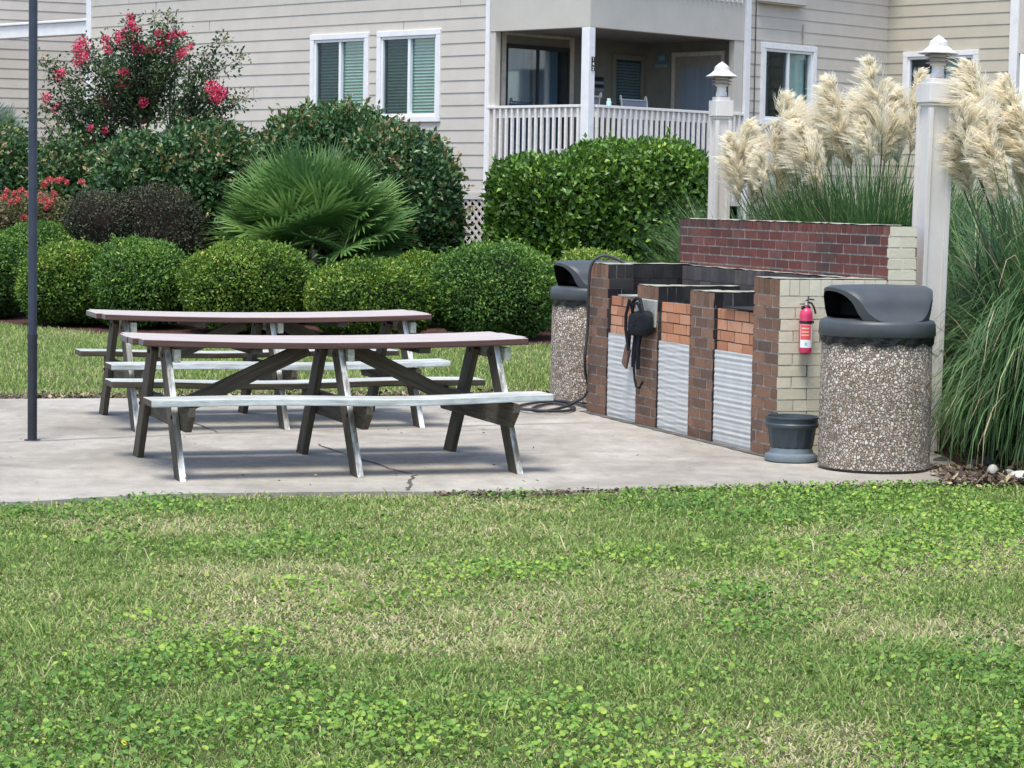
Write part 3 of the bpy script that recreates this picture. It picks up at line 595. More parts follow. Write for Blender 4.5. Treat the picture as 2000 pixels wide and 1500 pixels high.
def bin_(loc, label):
    root = empty('trash_can', loc, TH); tag(root, label, 'trash can', 'pebble concrete trash cans'); RR = .333
    b = MB(); b.lathe([(RR * .93, 0), (RR * .95, .012), (RR, .018), (RR * 1.0, .40), (RR * .985, .775), (RR * .96, .79), (.28, .79)], 64); b.build('body', M['agg'], root)
    b = MB(); b.lathe([(RR * .9, -.0), (RR * .97, .001), (RR * .97, .014), (RR * .9, .016)], 48); b.build('base_ring', M['blackplastic'], root)
    # liner: ruffled band
    b = MB(); n = 160; vs = []; rows = 7
    for r_ in range(rows):
        z = .80 - .055 * r_ / (rows - 1) + .03
        for j in range(n):
            a = 2 * math.pi * j / n; w_ = .0025 * math.sin(a * 19 + .5 * r_) + .002 * math.sin(a * 61 + r_)
            edge_ = (r_ == rows - 1) * .010 * math.sin(a * 11 + 1)
            vs.append(((RR + .006 + w_) * math.cos(a), (RR + .006 + w_) * math.sin(a), z + edge_ - .018))
    b.add(vs, [(i * n + j, (i + 1) * n + j, (i + 1) * n + (j + 1) % n, i * n + (j + 1) % n) for i in range(rows - 1) for j in range(n)], smooth=True); b.build('bin_liner', M['liner'], root)
    # lid ring and dome
    z0 = .80
    b = MB(); b.lathe([(RR - .01, z0), (RR + .012, z0 + .002), (RR + .016, z0 + .008), (RR + .012, z0 + .075), (RR + .002, z0 + .092), (RR - .03, z0 + .104), (RR - .09, z0 + .112), (0, z0 + .114)], 72)
    ring = b.build('lid', M['lid'], root)
    # hood: barrel vault along local x cut by the bin's cylinder, flared feet
    H, B_, Rr = .205, .252, RR * .985; ns, na = 48, 40; zb = z0 + .100; outer = []; inner = []
    for shell, off in ((outer, 0), (inner, .042)):
        for i in range(ns + 1):
            s_ = -1 + 2 * i / ns; ang = s_ * math.pi / 2
            # superellipse cross-section
            e = .80; cy = math.copysign(abs(math.sin(ang)) ** e, ang); cz = abs(math.cos(ang)) ** .74
            y = cy * (B_ - off); z = zb + cz * (H - off * .5)
            fl = max(0, 1 - cz / .45); y += math.copysign(fl * fl * .045, y) * (1 if shell is outer else .6)
            ax = math.sqrt(max(0, Rr ** 2 - min(abs(y), Rr * .90) ** 2)) * (.95 + .03 * math.sin(cz * 2.2))
            for j in range(na + 1):
                tq = -1 + 2 * j / na; x = tq * ax
                zz = z - .012 * (1 - cz) * 0 - (.010 * (abs(tq) > .94) * 0)
                zz += (-.006 * tq * tq - .012 * max(0, abs(tq) - .9) / .1 * (abs(tq) > .9)) * cz
                shell.append(Vector((x, y, zz)))
    b = MB(); n1 = len(outer); w1 = na + 1; vs = outer + inner; fs = []; mi_ = []
    for i in range(ns):
        for j in range(na):
            fs.append((i * w1 + j, i * w1 + j + 1, (i + 1) * w1 + j + 1, (i + 1) * w1 + j)); fs.append((n1 + i * w1 + j, n1 + (i + 1) * w1 + j, n1 + (i + 1) * w1 + j + 1, n1 + i * w1 + j + 1)); mi_ += [0, 1]
        for j in (0, na):
            a_ = (i * w1 + j, (i + 1) * w1 + j, n1 + (i + 1) * w1 + j, n1 + i * w1 + j); fs.append(a_ if j == 0 else a_[::-1]); mi_.append(0)
    b.add(vs, fs, mi=mi_, smooth=True); b.build('hood', [M['lid'], M['mouth_shade']], root)
    # shade inside the hood put into the colour: black lining, floor and baffles
    b = MB(); b.lathe([(0, z0 + .117), (.30, z0 + .117)], 40, fn=lambda a, z: 1 - .20 * abs(math.sin(a)) ** 2); b.box(WORLD, -.14, -.13, -.225, .225, z0 + .112, z0 + .20); b.box(WORLD, .13, .14, -.225, .225, z0 + .112, z0 + .20); b.build('mouth_shade', M['mouth_shade'], ring)
    return root
can = bin_((2.179, 14.65, 0), 'nearer pebble concrete trash can beside the black flower pot and pampas grass')
can2 = bin_((.633, 19.189, 0), 'farther pebble concrete trash can at the far end of the barbecue, half hidden')

# ------------------------------------------------------------------ flower pot
pr = empty('flower_pot', (1.722, 14.985, 0)); tag(pr, 'empty dark ribbed plastic flower pot on a grey foot against the cream brick', 'flower pot')
b = MB(); b.lathe([(.150, 0), (.162, .008), (.165, .03), (.158, .045), (.135, .055), (.128, .085), (.11, .09)], 48); b.build('pot_foot', M['saucer'], pr)
b = MB(); rib = lambda a, z: 1 + (.018 * (1 if math.sin(a * 16) > .2 else -.3) if .095 < z < .20 else 0)
b.lathe([(.118, .082), (.128, .088), (.132, .10), (.145, .19), (.150, .205), (.160, .210), (.165, .218), (.165, .232), (.158, .240), (.160, .262), (.168, .268), (.168, .278), (.152, .278), (.138, .20), (.12, .20), (0, .20)], 128, fn=rib); b.build('pot_body', M['pot'], pr)

# ------------------------------------------------------------------ fire extinguisher on the cream wall
ep = bq(.158, -.052, 0); er = empty('fire_extinguisher', (ep.x, ep.y, .655), TH); tag(er, 'small red fire extinguisher hung on the cream painted brick wall', 'fire extinguisher')
b = MB(); b.lathe([(.030, 0), (.038, .004), (.040, .012), (.040, .235), (.037, .255), (.028, .272), (.016, .280), (.014, .292)], 36); b.build('cylinder', M['red'], er)
def curved(z0, z1, a0, a1, r, mat, par, nm):
    q = MB(); n = 12; vs = [(r * math.cos(a0 + (a1 - a0) * i / n), r * math.sin(a0 + (a1 - a0) * i / n), z) for i in range(n + 1) for z in (z0, z1)]
    q.add(vs, [(2 * i, 2 * i + 2, 2 * i + 3, 2 * i + 1) for i in range(n)], smooth=True); return q.build(nm, mat, par)
lb = curved(.035, .178, R(-170), R(-15), .0405, M['white'], er, 'label')
curved(.085, .176, R(-165), R(-65), .0410, M['redlabel'], lb, 'label_panel')
for z in (.150, .128, .108): curved(z, z + .009, R(-155), R(-85), .0415, M['peach'], lb, 'label_print')
curved(.050, .068, R(-125), R(-100), .0412, M['teal'], lb, 'label_mark')
b = MB(); b.lathe([(.0415, .186), (.0425, .187), (.0425, .200), (.0415, .201)], 36); b.box(WORLD, .02, .046, -.02, .03, .186, .201); b.build('strap', M['blackplastic'], er)
b = MB(); b.lathe([(.017, .286), (.019, .29), (.019, .302), (.012, .306), (.010, .322), (.0, .324)], 20); b.build('valve', M['brass'], er)
b = MB(); b.box(WORLD, -.030, .024, -.012, .012, .268, .292); b.build('collar', M['blackplastic'], er, .003)
b = MB(); b.tube([(-.004, 0, .326), (.02, 0, .334), (.052, 0, .330)], .0045, 8); b.tube([(-.045, 0, .304), (-.02, 0, .304), (0, 0, .31)], .003, 8); b.build('lever', M['blackplastic'], er)
b = MB(); b.tube([(.008, -.01, .316), (.028, -.014, .310), (.045, -.014, .285), (.056, -.012, .255), (.060, -.01, .245)], .006, 8); b.build('nozzle_hose', M['blackplastic'], er)

# ------------------------------------------------------------------ things hanging on the second pier
def pouch():
    o_ = bq(-.03, 2.14, 0); r = empty('utensil_pouch', (o_.x, o_.y, .52), TH); tag(r, 'black cloth pouch with straps hanging on the brick pier', 'pouch')
    # bag: pillow shape in (y,z), thickness x
    b = MB(); n, mrow = 28, 12; vs = []
    out = []
    for i in range(n):
        a = 2 * math.pi * i / n; y = .180 * math.copysign(abs(math.cos(a)) ** .5, math.cos(a)); z = .20 + .090 * math.copysign(abs(math.sin(a)) ** .5, math.sin(a)) + .12 * y * -.55
        out.append((y, z))
    for k in range(mrow + 1):
        q = k / mrow; s_ = math.sin(q * math.pi / 2) if False else (1 - (1 - q) ** 2) ** .5 if q > 0 else 0
        for (y, z) in out: vs.append((-.065 * (1 - q ** 2.2) + random.uniform(-.002, .002), y * max(s_, .02), .20 + (z - .20) * max(s_, .02)))
    b.add(vs, [(k * n + i, k * n + (i + 1) % n, (k + 1) * n + (i + 1) % n, (k + 1) * n + i) for k in range(mrow) for i in range(n)], smooth=True); b.build('bag', M['cloth'], r)
    b = MB()
    b.tube([(-.03, .13, .27), (-.045, .12, .33), (-.04, .04, .375), (-.04, -.03, .37), (-.05, -.10, .30), (-.03, -.13, .22)], .013, 8)
    b.tube([(-.05, .09, .26), (-.055, .05, .33), (-.05, .0, .345), (-.05, -.05, .31), (-.05, -.08, .25)], .010, 8); b.build('carry_loop', M['cloth'], r)
    b = MB(); b.tube([(-.03, .19, .36), (-.045, .215, .25), (-.04, .23, .15), (-.035, .20, .05), (-.035, .185, .0)], .012, 8)
    b.tube([(-.03, .02, .12), (-.045, .03, .0), (-.04, .06, -.12), (-.035, .05, -.2), (-.035, .02, -.245), (-.035, -.04, -.25), (-.035, -.10, -.20)], .009, 8)
    b.tube([(-.03, -.02, .12), (-.04, -.01, .02), (-.035, -.0, -.12)], .016, 8); b.tube([(-.03, .07, .12), (-.04, .075, .0), (-.035, .09, -.11)], .014, 8); b.build('strap', M['cloth'], r)
    o_ = bq(-.035, 2.40, 0); r2 = empty('grill_brush', (o_.x, o_.y, .40), TH); tag(r2, 'brown leather scraper hanging beside the black pouch', 'grill brush')
    b = MB(); b.bar((-.01, .04, 0), (-.012, -.03, .14), .02, .085, (1, 0, 0), seg=4); b.build('blade', M['leather'], r2, .004)
    b = MB(); b.tube([(-.01, -.03, .13), (-.015, -.055, .22), (-.01, -.04, .32)], .014, 8); b.build('handle', M['cloth'], r2)
pouch()

# ------------------------------------------------------------------ hose over the far pier
def smooth_path(pts, sub=8):
    P = [Vector(p) for p in pts]; out = []
    for i in range(len(P) - 1):
        p0, p1, p2, p3 = P[max(i - 1, 0)], P[i], P[i + 1], P[min(i + 2, len(P) - 1)]
        for k in range(sub):
            t = k / sub; out.append(.5 * ((2 * p1) + (-p0 + p2) * t + (2 * p0 - 5 * p1 + 4 * p2 - p3) * t * t + (-p0 + 3 * p1 - 3 * p2 + p3) * t ** 3))
    out.append(P[-1]); return out
b = MB(); hp = [tuple(bq(.24, 3.07, 1.02)), tuple(bq(.19, 3.08, 1.11)), tuple(bq(.12, 3.12, 1.155)), tuple(bq(.04, 3.15, 1.165)), tuple(bq(-.03, 3.17, 1.10)), tuple(bq(-.045, 3.18, .93)), tuple(bq(-.04, 3.20, .65)), tuple(bq(-.05, 3.22, .35))]
for x, y, z in ((1147, 765, .13), (1112, 791, .035), (1062, 803, .016), (1040, 797, .016), (1080, 788, .016), (1122, 796, .016), (1100, 803, .02), (1045, 801, .03), (1010, 797, .016), (1030, 789, .016), (1095, 783, .016), (1150, 795, .016)):
    hp.append(tuple(ground(x, y, z)))
b.tube(smooth_path(hp), .011, 10); o = b.build('garden_hose', M['hose']); tag(o, 'black hose draped over the far brick pier and coiled on the concrete', 'hose')

# ------------------------------------------------------------------ light posts behind the wall
def light_post(loc, label, hgt=2.30, w2=.066, lean=0):
    r = empty('lamp_post', loc, TH); r.rotation_euler = (0, R(lean), TH); tag(r, label, 'lamp post', 'white square posts with pagoda lamps')
    b = MB(); b.box(WORLD, -w2, w2, -w2, w2, -.05, hgt); b.build('shaft', M['post'], r, .004)
    b = MB()
    for sx, sy in ((-1, -1), (1, -1), (-1, 1), (1, 1)):
        b.box(WORLD, sx * (w2 + .004) - .014, sx * (w2 + .004) + .014, sy * (w2 + .004) - .014, sy * (w2 + .004) + .014, 0, hgt - .16)
    b.build('corner_trim', M['post'], r, .002)
    b = MB(); b.box(WORLD, -w2 - .026, w2 + .026, -w2 - .026, w2 + .026, hgt - .125, hgt); b.box(WORLD, -w2 - .006, w2 + .006, -w2 - .006, w2 + .006, hgt, hgt + .030); b.box(WORLD, -w2 - .015, w2 + .015, -w2 - .015, w2 + .015, hgt - .145, hgt - .125); b.build('cap', M['post'], r, .004)
    z = hgt + .035
    l = MB(); l.lathe([(.045, z), (.043, z + .03), (.038, z + .035), (.036, z + .085)], 24); lamp = l.build('lamp', M['lamp'], r)
    q = MB(); q.lathe([(.05, z + .08), (.05, z + .175)], 20); q.build('lamp_glass', M['lampglass'], lamp)
    for i, zz in enumerate((.090, .115, .140)):
        q = MB(); q.lathe([(.046, z + zz + .014), (.076 + .004 * i, z + zz), (.078 + .004 * i, z + zz + .004), (.046, z + zz + .019)], 28); q.build('louver', M['lampbrown'], lamp)
    q = MB(); q.lathe([(.055, z + .168), (.126, z + .152), (.128, z + .158), (.094, z + .176), (.068, z + .198), (.063, z + .202), (.057, z + .232), (.040, z + .246), (.022, z + .262), (.010, z + .266), (.006, z + .274), (0, z + .275)], 12, smooth=False); q.build('lamp_roof', M['lamp'], lamp)
    return r
light_post((2.652, 15.80, 0), 'nearer square white post with a pagoda lamp, beside the cream wall end', 2.36, .070, 1.0)
light_post((1.625, 19.6, 0), 'farther square white post with a pagoda lamp, in front of the porch railing', 2.38, .049)

# dark pole at the left
r = empty('steel_pole', (-3.033, 15.451, 0)); tag(r, 'thin dark blue steel pole standing on the patio in front of shrubs', 'pole')
b = MB(); b.tube([(0, 0, .66), (0, 0, 3.4)], .0275, 24); b.build('upper_tube', M['pole'], r)
b = MB(); b.tube([(0, 0, 0), (0, 0, .655)], .030, 24); b.build('lower_sleeve', M['poledark'], r)
b = MB(); b.tube([(0, 0, .64), (0, 0, .675)], .033, 24); b.tube([(0, 0, .60), (0, 0, .612)], .0325, 24); b.build('collar', M['poledark'], r)
b = MB(); b.lathe([(.034, 3.4), (.036, 3.42), (.03, 3.45), (0, 3.46)], 24); b.build('cap', M['pole'], r)
b = MB(); b.lathe([(.052, 0), (.05, .006), (.032, .008)], 24); b.build('base_plate', M['poledark'], r)

# ------------------------------------------------------------------ condo building
AL, AR = R(46), R(44)
uL = Vector((-math.sin(AL), math.cos(AL), 0)); uR = Vector((math.sin(AR), math.cos(AR), 0))
nL = Vector((-uR.x, -uR.y, 0)); nR = Vector((-uL.x, -uL.y, 0))
C0 = at(1145, 400, 38.0); C0.z = 0
house = empty('condo_building', C0); tag(house, 'beige condo building with lap siding, white windows and a raised corner porch', 'building')
def rel(P): return Vector(P) - C0
FLw = Frame(C0, uL, nL); FRw = Frame(C0, uR, nR)
FL = Frame((0, 0, 0), uL, nL); FR = Frame((0, 0, 0), uR, nR)
tL1 = FLw.px(952, 300)[0]; tL2 = FLw.px(177, 200)[0]
tR1 = FRw.px(1455, 200)[0]; tR2 = FRw.px(1730, 200)[0]
zband = FLw.px(1145, 53)[2]; zfloor = 1.72; ztopw = 6.4
PD = tL1   # porch depth
def siding(name, fr, u0, u1, z0, z1, mat, opens=(), lap=.2, v=0, parent=house):
    mb = MB(); zc = z0 - ((z0 - .06) % lap)
    while zc < z1:
        a, b = max(zc, z0), min(zc + lap, z1)
        zs = sorted({a, b} | {q for o_ in opens for q in (o_[2], o_[3]) if a < q < b})
        for za, zb in zip(zs[:-1], zs[1:]):
            us = [u0, u1]; zm = (za + zb) / 2; segs = [(u0, u1)]
            for o_ in opens:
                if o_[2] < zm < o_[3]:
                    ns_ = []
                    for s0, s1 in segs:
                        if o_[1] <= s0 or o_[0] >= s1: ns_.append((s0, s1))
                        else:
                            if o_[0] > s0: ns_.append((s0, o_[0]))
                            if o_[1] < s1: ns_.append((o_[1], s1))
                    segs = ns_
            va = v + .0105 * (1 - (za - zc) / lap); vb = v + .0105 * (1 - (zb - zc) / lap)
            for s0, s1 in segs:
                P = [fr.pt(s0, va, za), fr.pt(s1, va, za), fr.pt(s1, vb, zb), fr.pt(s0, vb, zb), fr.pt(s0, v - .01, za), fr.pt(s1, v - .01, za)]
                mb.add(P, [(0, 1, 2, 3), (0, 4, 5, 1)])
                if s1 - s0 > 1 and zb - za > .15:
                    for _ in range(int((s1 - s0) / 9 + random.random() * .6)):
                        uj = random.uniform(s0 + .2, s1 - .2); mb.box(fr, uj, uj + .004, v, v + .0118, za + .003, zb - .001, mi=1)
        zc += lap
    return mb.build(name, [mat, M['seam']], parent)
def window(fr, u0, u1, z0, z1, left_dark=True, blind=True, tw=.095, curtain=False):
    """u0..u1 the trim's outer edges"""
    t = MB(); 
    t.box(fr, u0, u1, -.02, .045, z1 - tw, z1); t.box(fr, u0, u1, -.02, .045, z0, z0 + tw)
    t.box(fr, u0, u0 + tw, -.02, .043, z0 + tw, z1 - tw); t.box(fr, u1 - tw, u1, -.02, .043, z0 + tw, z1 - tw)
    wn = t.build('window', M['trim'], house, .006)
    a, b, c, d = u0 + tw, u1 - tw, z0 + tw, z1 - tw; f = MB(); fw = .045; mid = (a + b) / 2
    f.box(fr, a, b, -.06, .02, d - fw, d); f.box(fr, a, b, -.06, .02, c, c + fw); f.box(fr, a, a + fw, -.06, .018, c + fw, d - fw); f.box(fr, b - fw, b, -.06, .018, c + fw, d - fw)
    f.box(fr, mid - .028, mid + .028, -.06, .012, c + fw, d - fw); f.build('window_frame', M['vinyl'], wn, .003)
    for k, (p0, p1) in enumerate(((a + fw, mid - .028), (mid + .028, b - fw))):
        scr = (k == 0) if fr.x.x > 0 else (k == 1)
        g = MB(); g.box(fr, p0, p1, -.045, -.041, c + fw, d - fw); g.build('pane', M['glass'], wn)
        if scr: g = MB(); g.box(fr, p0 + .012, p1, -.024, -.022, c + fw, d - fw); g.build('insect_screen', M['screen'], wn)
    if blind:
        g = MB(); z = c + .05
        while z < d - .05:
            P = [fr.pt(a + .07, -.10, z + .022), fr.pt(b - .06, -.10, z + .022), fr.pt(b - .06, -.072, z - .012), fr.pt(a + .07, -.072, z - .012)]
            g.add(P, [(0, 1, 2, 3)]); z += .052
        g.build('blind', M['blind'], wn)
    if curtain:
        g = MB(); n = 40; vs = []; s0, s1 = curtain
        for i in range(n + 1):
            for z in (c, d): vs.append(fr.pt(s0 + (s1 - s0) * i / n, -.12 + .02 * math.sin(i * 1.3), z))
        g.add(vs, [(2 * i, 2 * i + 2, 2 * i + 3, 2 * i + 1) for i in range(n)], smooth=True); g.build('curtain', M['blind'], wn)
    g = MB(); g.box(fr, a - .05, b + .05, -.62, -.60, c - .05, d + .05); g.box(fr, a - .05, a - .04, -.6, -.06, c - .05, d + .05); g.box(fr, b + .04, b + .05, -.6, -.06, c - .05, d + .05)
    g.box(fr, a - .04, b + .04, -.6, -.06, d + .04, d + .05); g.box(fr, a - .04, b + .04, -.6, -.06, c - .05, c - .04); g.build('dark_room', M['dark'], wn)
    return (u0 + .05, u1 - .05, z0 + .05, z1 - .05)
# left facade
opL = []
def pxwin(frw, fr, xl, xr, yt, yb, xm, **k):
    ua = frw.px(xl, (yt + yb) / 2)[0]; ub = frw.px(xr, (yt + yb) / 2)[0]; zt_ = frw.px(xm, yt)[2]; zb_ = frw.px(xm, yb)[2]
    return window(fr, min(ua, ub), max(ua, ub), zb_, zt_, **k)
opL.append(pxwin(FLw, FL, 738, 862, 57, 238, 840))
z_b = opL[0][2] - .05; z_t = opL[0][3] + .05
ua = FLw.px(722, 150)[0]; ub = FLw.px(608, 150)[0]; opL.append(window(FL, ua, ub, z_b, z_t))
zlat = 1.66
siding('siding', FL, tL1, tL2, zlat, ztopw, M['siding'], opL)
t = MB(); t.box(FL, tL1 - .03, tL1 + .055, -.03, .035, zfloor - .2, ztopw); t.build('corner_trim', M['trim'], house, .004); t = MB(); t.box(FL, tL2 - .05, tL2 + .10, -.10, .04, 0, ztopw); t.build('corner_trim', M['trim'], house, .004)
t = MB(); t.box(FL, tL1, tL2, -.05, .03, zlat - .12, zlat - .002); t.box(FL, 0, tL1, -.05, .03, zfloor - .22, zfloor - .02); t.box(FR, -.0, tR1, -.05, .03, zfloor - .22, zfloor - .02); t.build('skirt_board', M['band'], house, .004)
# lattice skirt with dark crawl space
t = MB(); step = .155; hL = zlat - .12
for k in range(-14, int(tL2 / step) + 14):
    for sgn, vv in ((1, .012), (-1, .004)):
        a0 = k * step; ua_, ub_ = (a0, a0 + hL) if sgn > 0 else (a0 + hL, a0)
        za_, zb_ = 0.0, hL
        # clip to 0..tL2
        def cl(u_, z_, du, dz):
            return u_, z_
        u_lo, u_hi = min(ua_, ub_), max(ua_, ub_)
        if u_lo < 0 or u_hi > tL2: continue
        t.bar(FL.pt(ua_, vv, za_), FL.pt(ub_, vv, zb_), .045, .008, tuple(FL.x))
t.build('lattice_skirt', M['lattice'], house)
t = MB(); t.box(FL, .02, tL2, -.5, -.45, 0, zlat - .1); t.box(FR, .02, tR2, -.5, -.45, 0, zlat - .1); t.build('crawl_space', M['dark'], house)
# right facade beyond the porch
opR = [pxwin(FRw, FR, 1484, 1591, 87, 246, 1538, blind=False, curtain=False)]
siding('siding', FR, tR1 + .06, tR2, .1, ztopw, M['siding'], opR)
u_ = opR[0]; t = MB(); t.box(FR, (u_[0] + u_[1]) / 2 + .03, u_[1] - .1, -.13, -.12, u_[2] + .1, u_[3] - .1); t.build('roller_shade', M['blind'], house)
t = MB(); t.box(FR, tR1 - .07, tR1 + .06, -.06, .05, .1, ztopw); t.build('corner_trim', M['trim'], house, .004)
uc = FRw.px(1471, 120)[0]; t = MB(); t.tube([FR.pt(uc, .035, .5), FR.pt(uc + .01, .035, 3), FR.pt(uc - .005, .035, ztopw)], .009, 6); t.build('cable', M['hose'], house)
uc, _, zc_ = FRw.px(1567, 62); t = MB(); t.box(FR, uc - .018, uc + .018, .0215, .0225, opR[0][3] + .06, zc_ + .12); t.build('rust_streak', M['rust'], house)
# upper window box bottom over that window
ua = FRw.px(1478, 2)[0]; ub = FRw.px(1562, 2)[0]; za = FRw.px(1520, 8)[2]; t = MB(); t.box(FR, ua, ub, 0, .16, za, za + .5); t.box(FR, ua + .02, ub - .02, .0, .14, za - .02, za); t.build('upper_window_box', M['band'], house, .01)
# wing that comes forward at the right
C2 = FR.pt(tR2, 0, 0); F2 = Frame(C2, -uL, nL); F2w = Frame(C0 + C2, -uL, nL)
t3 = F2w.px(1974, 150)[0]
op2 = [pxwin(F2w, F2, 1764, 1910, 99, 262, 1838, blind=False)]
siding('siding', F2, .0, t3, .1, ztopw, M['siding_tan'], op2)
u_ = op2[0]; t = MB(); n = 30; vs = []; s0, s1 = (u_[0] + u_[1]) / 2 + .02, u_[1] - .1
for i in range(n + 1):
    for z in (u_[2] + .1, u_[3] - .1): vs.append(F2.pt(s0 + (s1 - s0) * i / n, -.13 + .015 * math.sin(i * 1.4), z))
t.add(vs, [(2 * i, 2 * i + 2, 2 * i + 3, 2 * i + 1) for i in range(n)], smooth=True); t.build('curtain', M['blind'], house)
t = MB(); t.box(F2, t3 - .02, t3 + .14, -.06, .05, .1, ztopw); t.build('corner_trim', M['trim'], house, .004); t = MB(); t.box(F2, t3 + .142, t3 + 3, -.3, .0, F2w.px(1995, 104)[2], ztopw); t.build('balcony_band', M['band'], house, .004)
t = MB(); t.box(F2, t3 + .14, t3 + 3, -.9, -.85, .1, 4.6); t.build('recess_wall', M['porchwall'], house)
# wing at far left, behind, and its pale beam
P3 = at(50, 200, 51.0); P3.z = 0; d3 = Vector((.92, .39, 0)).normalized(); F3 = Frame(rel(P3) - d3 * 9, d3, Vector((d3.y, -d3.x, 0)))
siding('siding', F3, 0, 13, .1, ztopw, M['siding'])
zb0 = FLw.px(172, 66)[2]; zb1 = FLw.px(172, 41)[2]
t = MB(); t.box(FL, tL2 + .1, tL2 + 7, -.25, .0, zb0, zb1); t.box(FL, tL2 + .1, tL2 + 7, -.27, .04, zb1 + .001, zb1 + .05); t.build('walkway_beam', M['trim'], house, .01)
# roof and hidden backs, so that the building is closed from the side
t = MB(); t.box(FL, -.4, tL2 + .3, -9, .4, ztopw + .01, ztopw + .15); t.build('eave', M['trim'], house)
t = MB(); t.box(FR, .9, tR2, -9, -PD - .7, .1, ztopw); t.build('rear_mass', M['siding'], house)
# ---- porch
pf = MB(); pf.box(FR, .0, tR1 - .08, -PD, -.02, zfloor - .12, zfloor); pf.build('porch_floor', M['railpaint'], house)
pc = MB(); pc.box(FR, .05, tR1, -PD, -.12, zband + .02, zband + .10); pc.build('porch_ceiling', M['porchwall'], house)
bd = MB(); bd.box(FL, 0, tL1 - .035, -.10, .01, zband, zband + 1.02); bd.build('balcony_band', M['band'], house, .006)
bd = MB(); bd.box(FR, .0, tR1 - .075, -.10, .012, zband + .001, zband + 1.0); bd.build('balcony_band', M['band'], house, .006)
bd = MB(); bd.box(FR, .0, tR1 - .075, -.08, .03, zband + 1.03, zband + 1.07)
u = .03
zr_ = FRw.px(1452, 7)[2]
while u < tR1 - .1:
    bd.bar(FR.pt(u, .03, zr_), FR.pt(u, .03, zr_ + 1.0), .04, .04, tuple(FR.x)); bd.add([FR.pt(u - .02, .01, zr_), FR.pt(u + .02, .01, zr_), FR.pt(u + .02, .05, zr_ + .04), FR.pt(u - .02, .05, zr_ + .04)], [(0, 1, 2, 3)]); u += .125
bd.build('upper_railing', M['railpaint'], house)
# back wall of the porch (parallel to the right face) and its side wall
FB_ = Frame(FL.pt(PD, 0, 0), uR, nR); FBw = Frame(C0 + FL.pt(PD, 0, 0), uR, nR)
def panel(fr, u0, u1, z0, z1, v0, v1, name, mat, parent=house, bv=.004): q = MB(); q.box(fr, u0, u1, v0, v1, z0, z1); return q.build(name, mat, parent, bv)
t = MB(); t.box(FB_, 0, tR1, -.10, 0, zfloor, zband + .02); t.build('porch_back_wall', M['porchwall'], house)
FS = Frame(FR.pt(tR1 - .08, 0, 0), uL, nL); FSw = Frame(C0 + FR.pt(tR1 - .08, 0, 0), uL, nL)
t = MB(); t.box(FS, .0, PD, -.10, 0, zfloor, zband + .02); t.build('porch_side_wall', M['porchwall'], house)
def door(fr, frw, xl, xr, yt, name, mats, fwid=.10, pane=None, z1=None):
    ua = frw.px(xl, 150)[0]; ub = frw.px(xr, 150)[0]; ua, ub = min(ua, ub), max(ua, ub); zt_ = z1 or frw.px((xl + xr) / 2, yt)[2]
    q = MB(); q.box(fr, ua - fwid, ub + fwid, .002, .04, zt_, zt_ + fwid); q.box(fr, ua - fwid, ua, .002, .038, zfloor + .02, zt_); q.box(fr, ub, ub + fwid, .002, .038, zfloor + .02, zt_); d_ = q.build(name, mats[0], house, .004)
    return d_, ua, ub, zt_
sd_, a, b_, zt_ = door(FB_, FBw, 985, 1110, 73, 'sliding_door', [M['lattice']])
zt_ = zband - .16
m_ = (a + b_) / 2
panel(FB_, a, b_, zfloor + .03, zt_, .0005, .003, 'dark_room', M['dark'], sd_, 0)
q = MB(); vs = []; n = 50
for i in range(n + 1):
    u_q = a + (b_ - a) * (.02 + .80 * i / n)
    for z in (zfloor + .1, zt_ - .08): vs.append(FB_.pt(u_q, .008 + .004 * math.sin(i * 1.9), z))
q.add(vs, [(2 * i, 2 * i + 2, 2 * i + 3, 2 * i + 1) for i in range(n) if not (22 < i < 26)], smooth=True); q.build('curtain', M['curtain'], sd_)
q = MB()
for z0_, z1_ in ((zfloor + .03, zfloor + .12), (zt_ - .07, zt_)): q.box(FB_, a, b_, .014, .034, z0_, z1_)
for uu in (a, m_ - .03, b_ - .05): q.box(FB_, uu, uu + .055, .014, .033, zfloor + .12, zt_ - .07)
q.build('door_frame', M['plate'], sd_)
panel(FB_, a + .05, b_ - .05, zfloor + .12, zt_ - .07, .018, .022, 'pane', M['doorglass'], sd_, 0)
sd2, a, b_, zt_ = door(FB_, FBw, 1201, 1249, 98, 'blinds_window', [M['porchwall']], .09, z1=zband - .28)
q = MB(); z = zfloor + .3
panel(FB_, a, b_, zfloor + .25, zt_, .0005, .004, 'dark_room', M['dark'], sd2, 0)
while z < zt_ - .03: q.add([FB_.pt(a + .01, .008, z + .03), FB_.pt(b_ - .01, .008, z + .03), FB_.pt(b_ - .01, .026, z - .012), FB_.pt(a + .01, .026, z - .012)], [(0, 1, 2, 3)]); z += .05
q.build('blind', M['blind'], sd2); panel(FB_, a, b_, zfloor + .25, zt_, .029, .032, 'pane', M['doorglass'], sd2, 0)
# side-wall door with glass
dd, a, b_, zt_ = door(FS, FSw, 1320, 1410, 96, 'porch_door', [M['lattice']], .07, z1=zband - .22)
panel(FS, a, b_, zfloor + .02, zt_, .004, .03, 'door_leaf', M['doorpaint'], dd)
panel(FS, a + .14, b_ - .14, zfloor + .5, zt_ - .2, .031, .034, 'pane', M['curtain'], dd, 0)
# inner posts at the facade edges
t = MB(); t.box(FL, PD - .14, PD - .035, -.12, .0, zfloor, zband); t.build('pilaster', M['band'], house, .004)
t = MB(); t.box(FR, tR1 - .30, tR1 - .075, -.12, .0, zfloor, zband); t.build('pilaster', M['band'], house, .004)
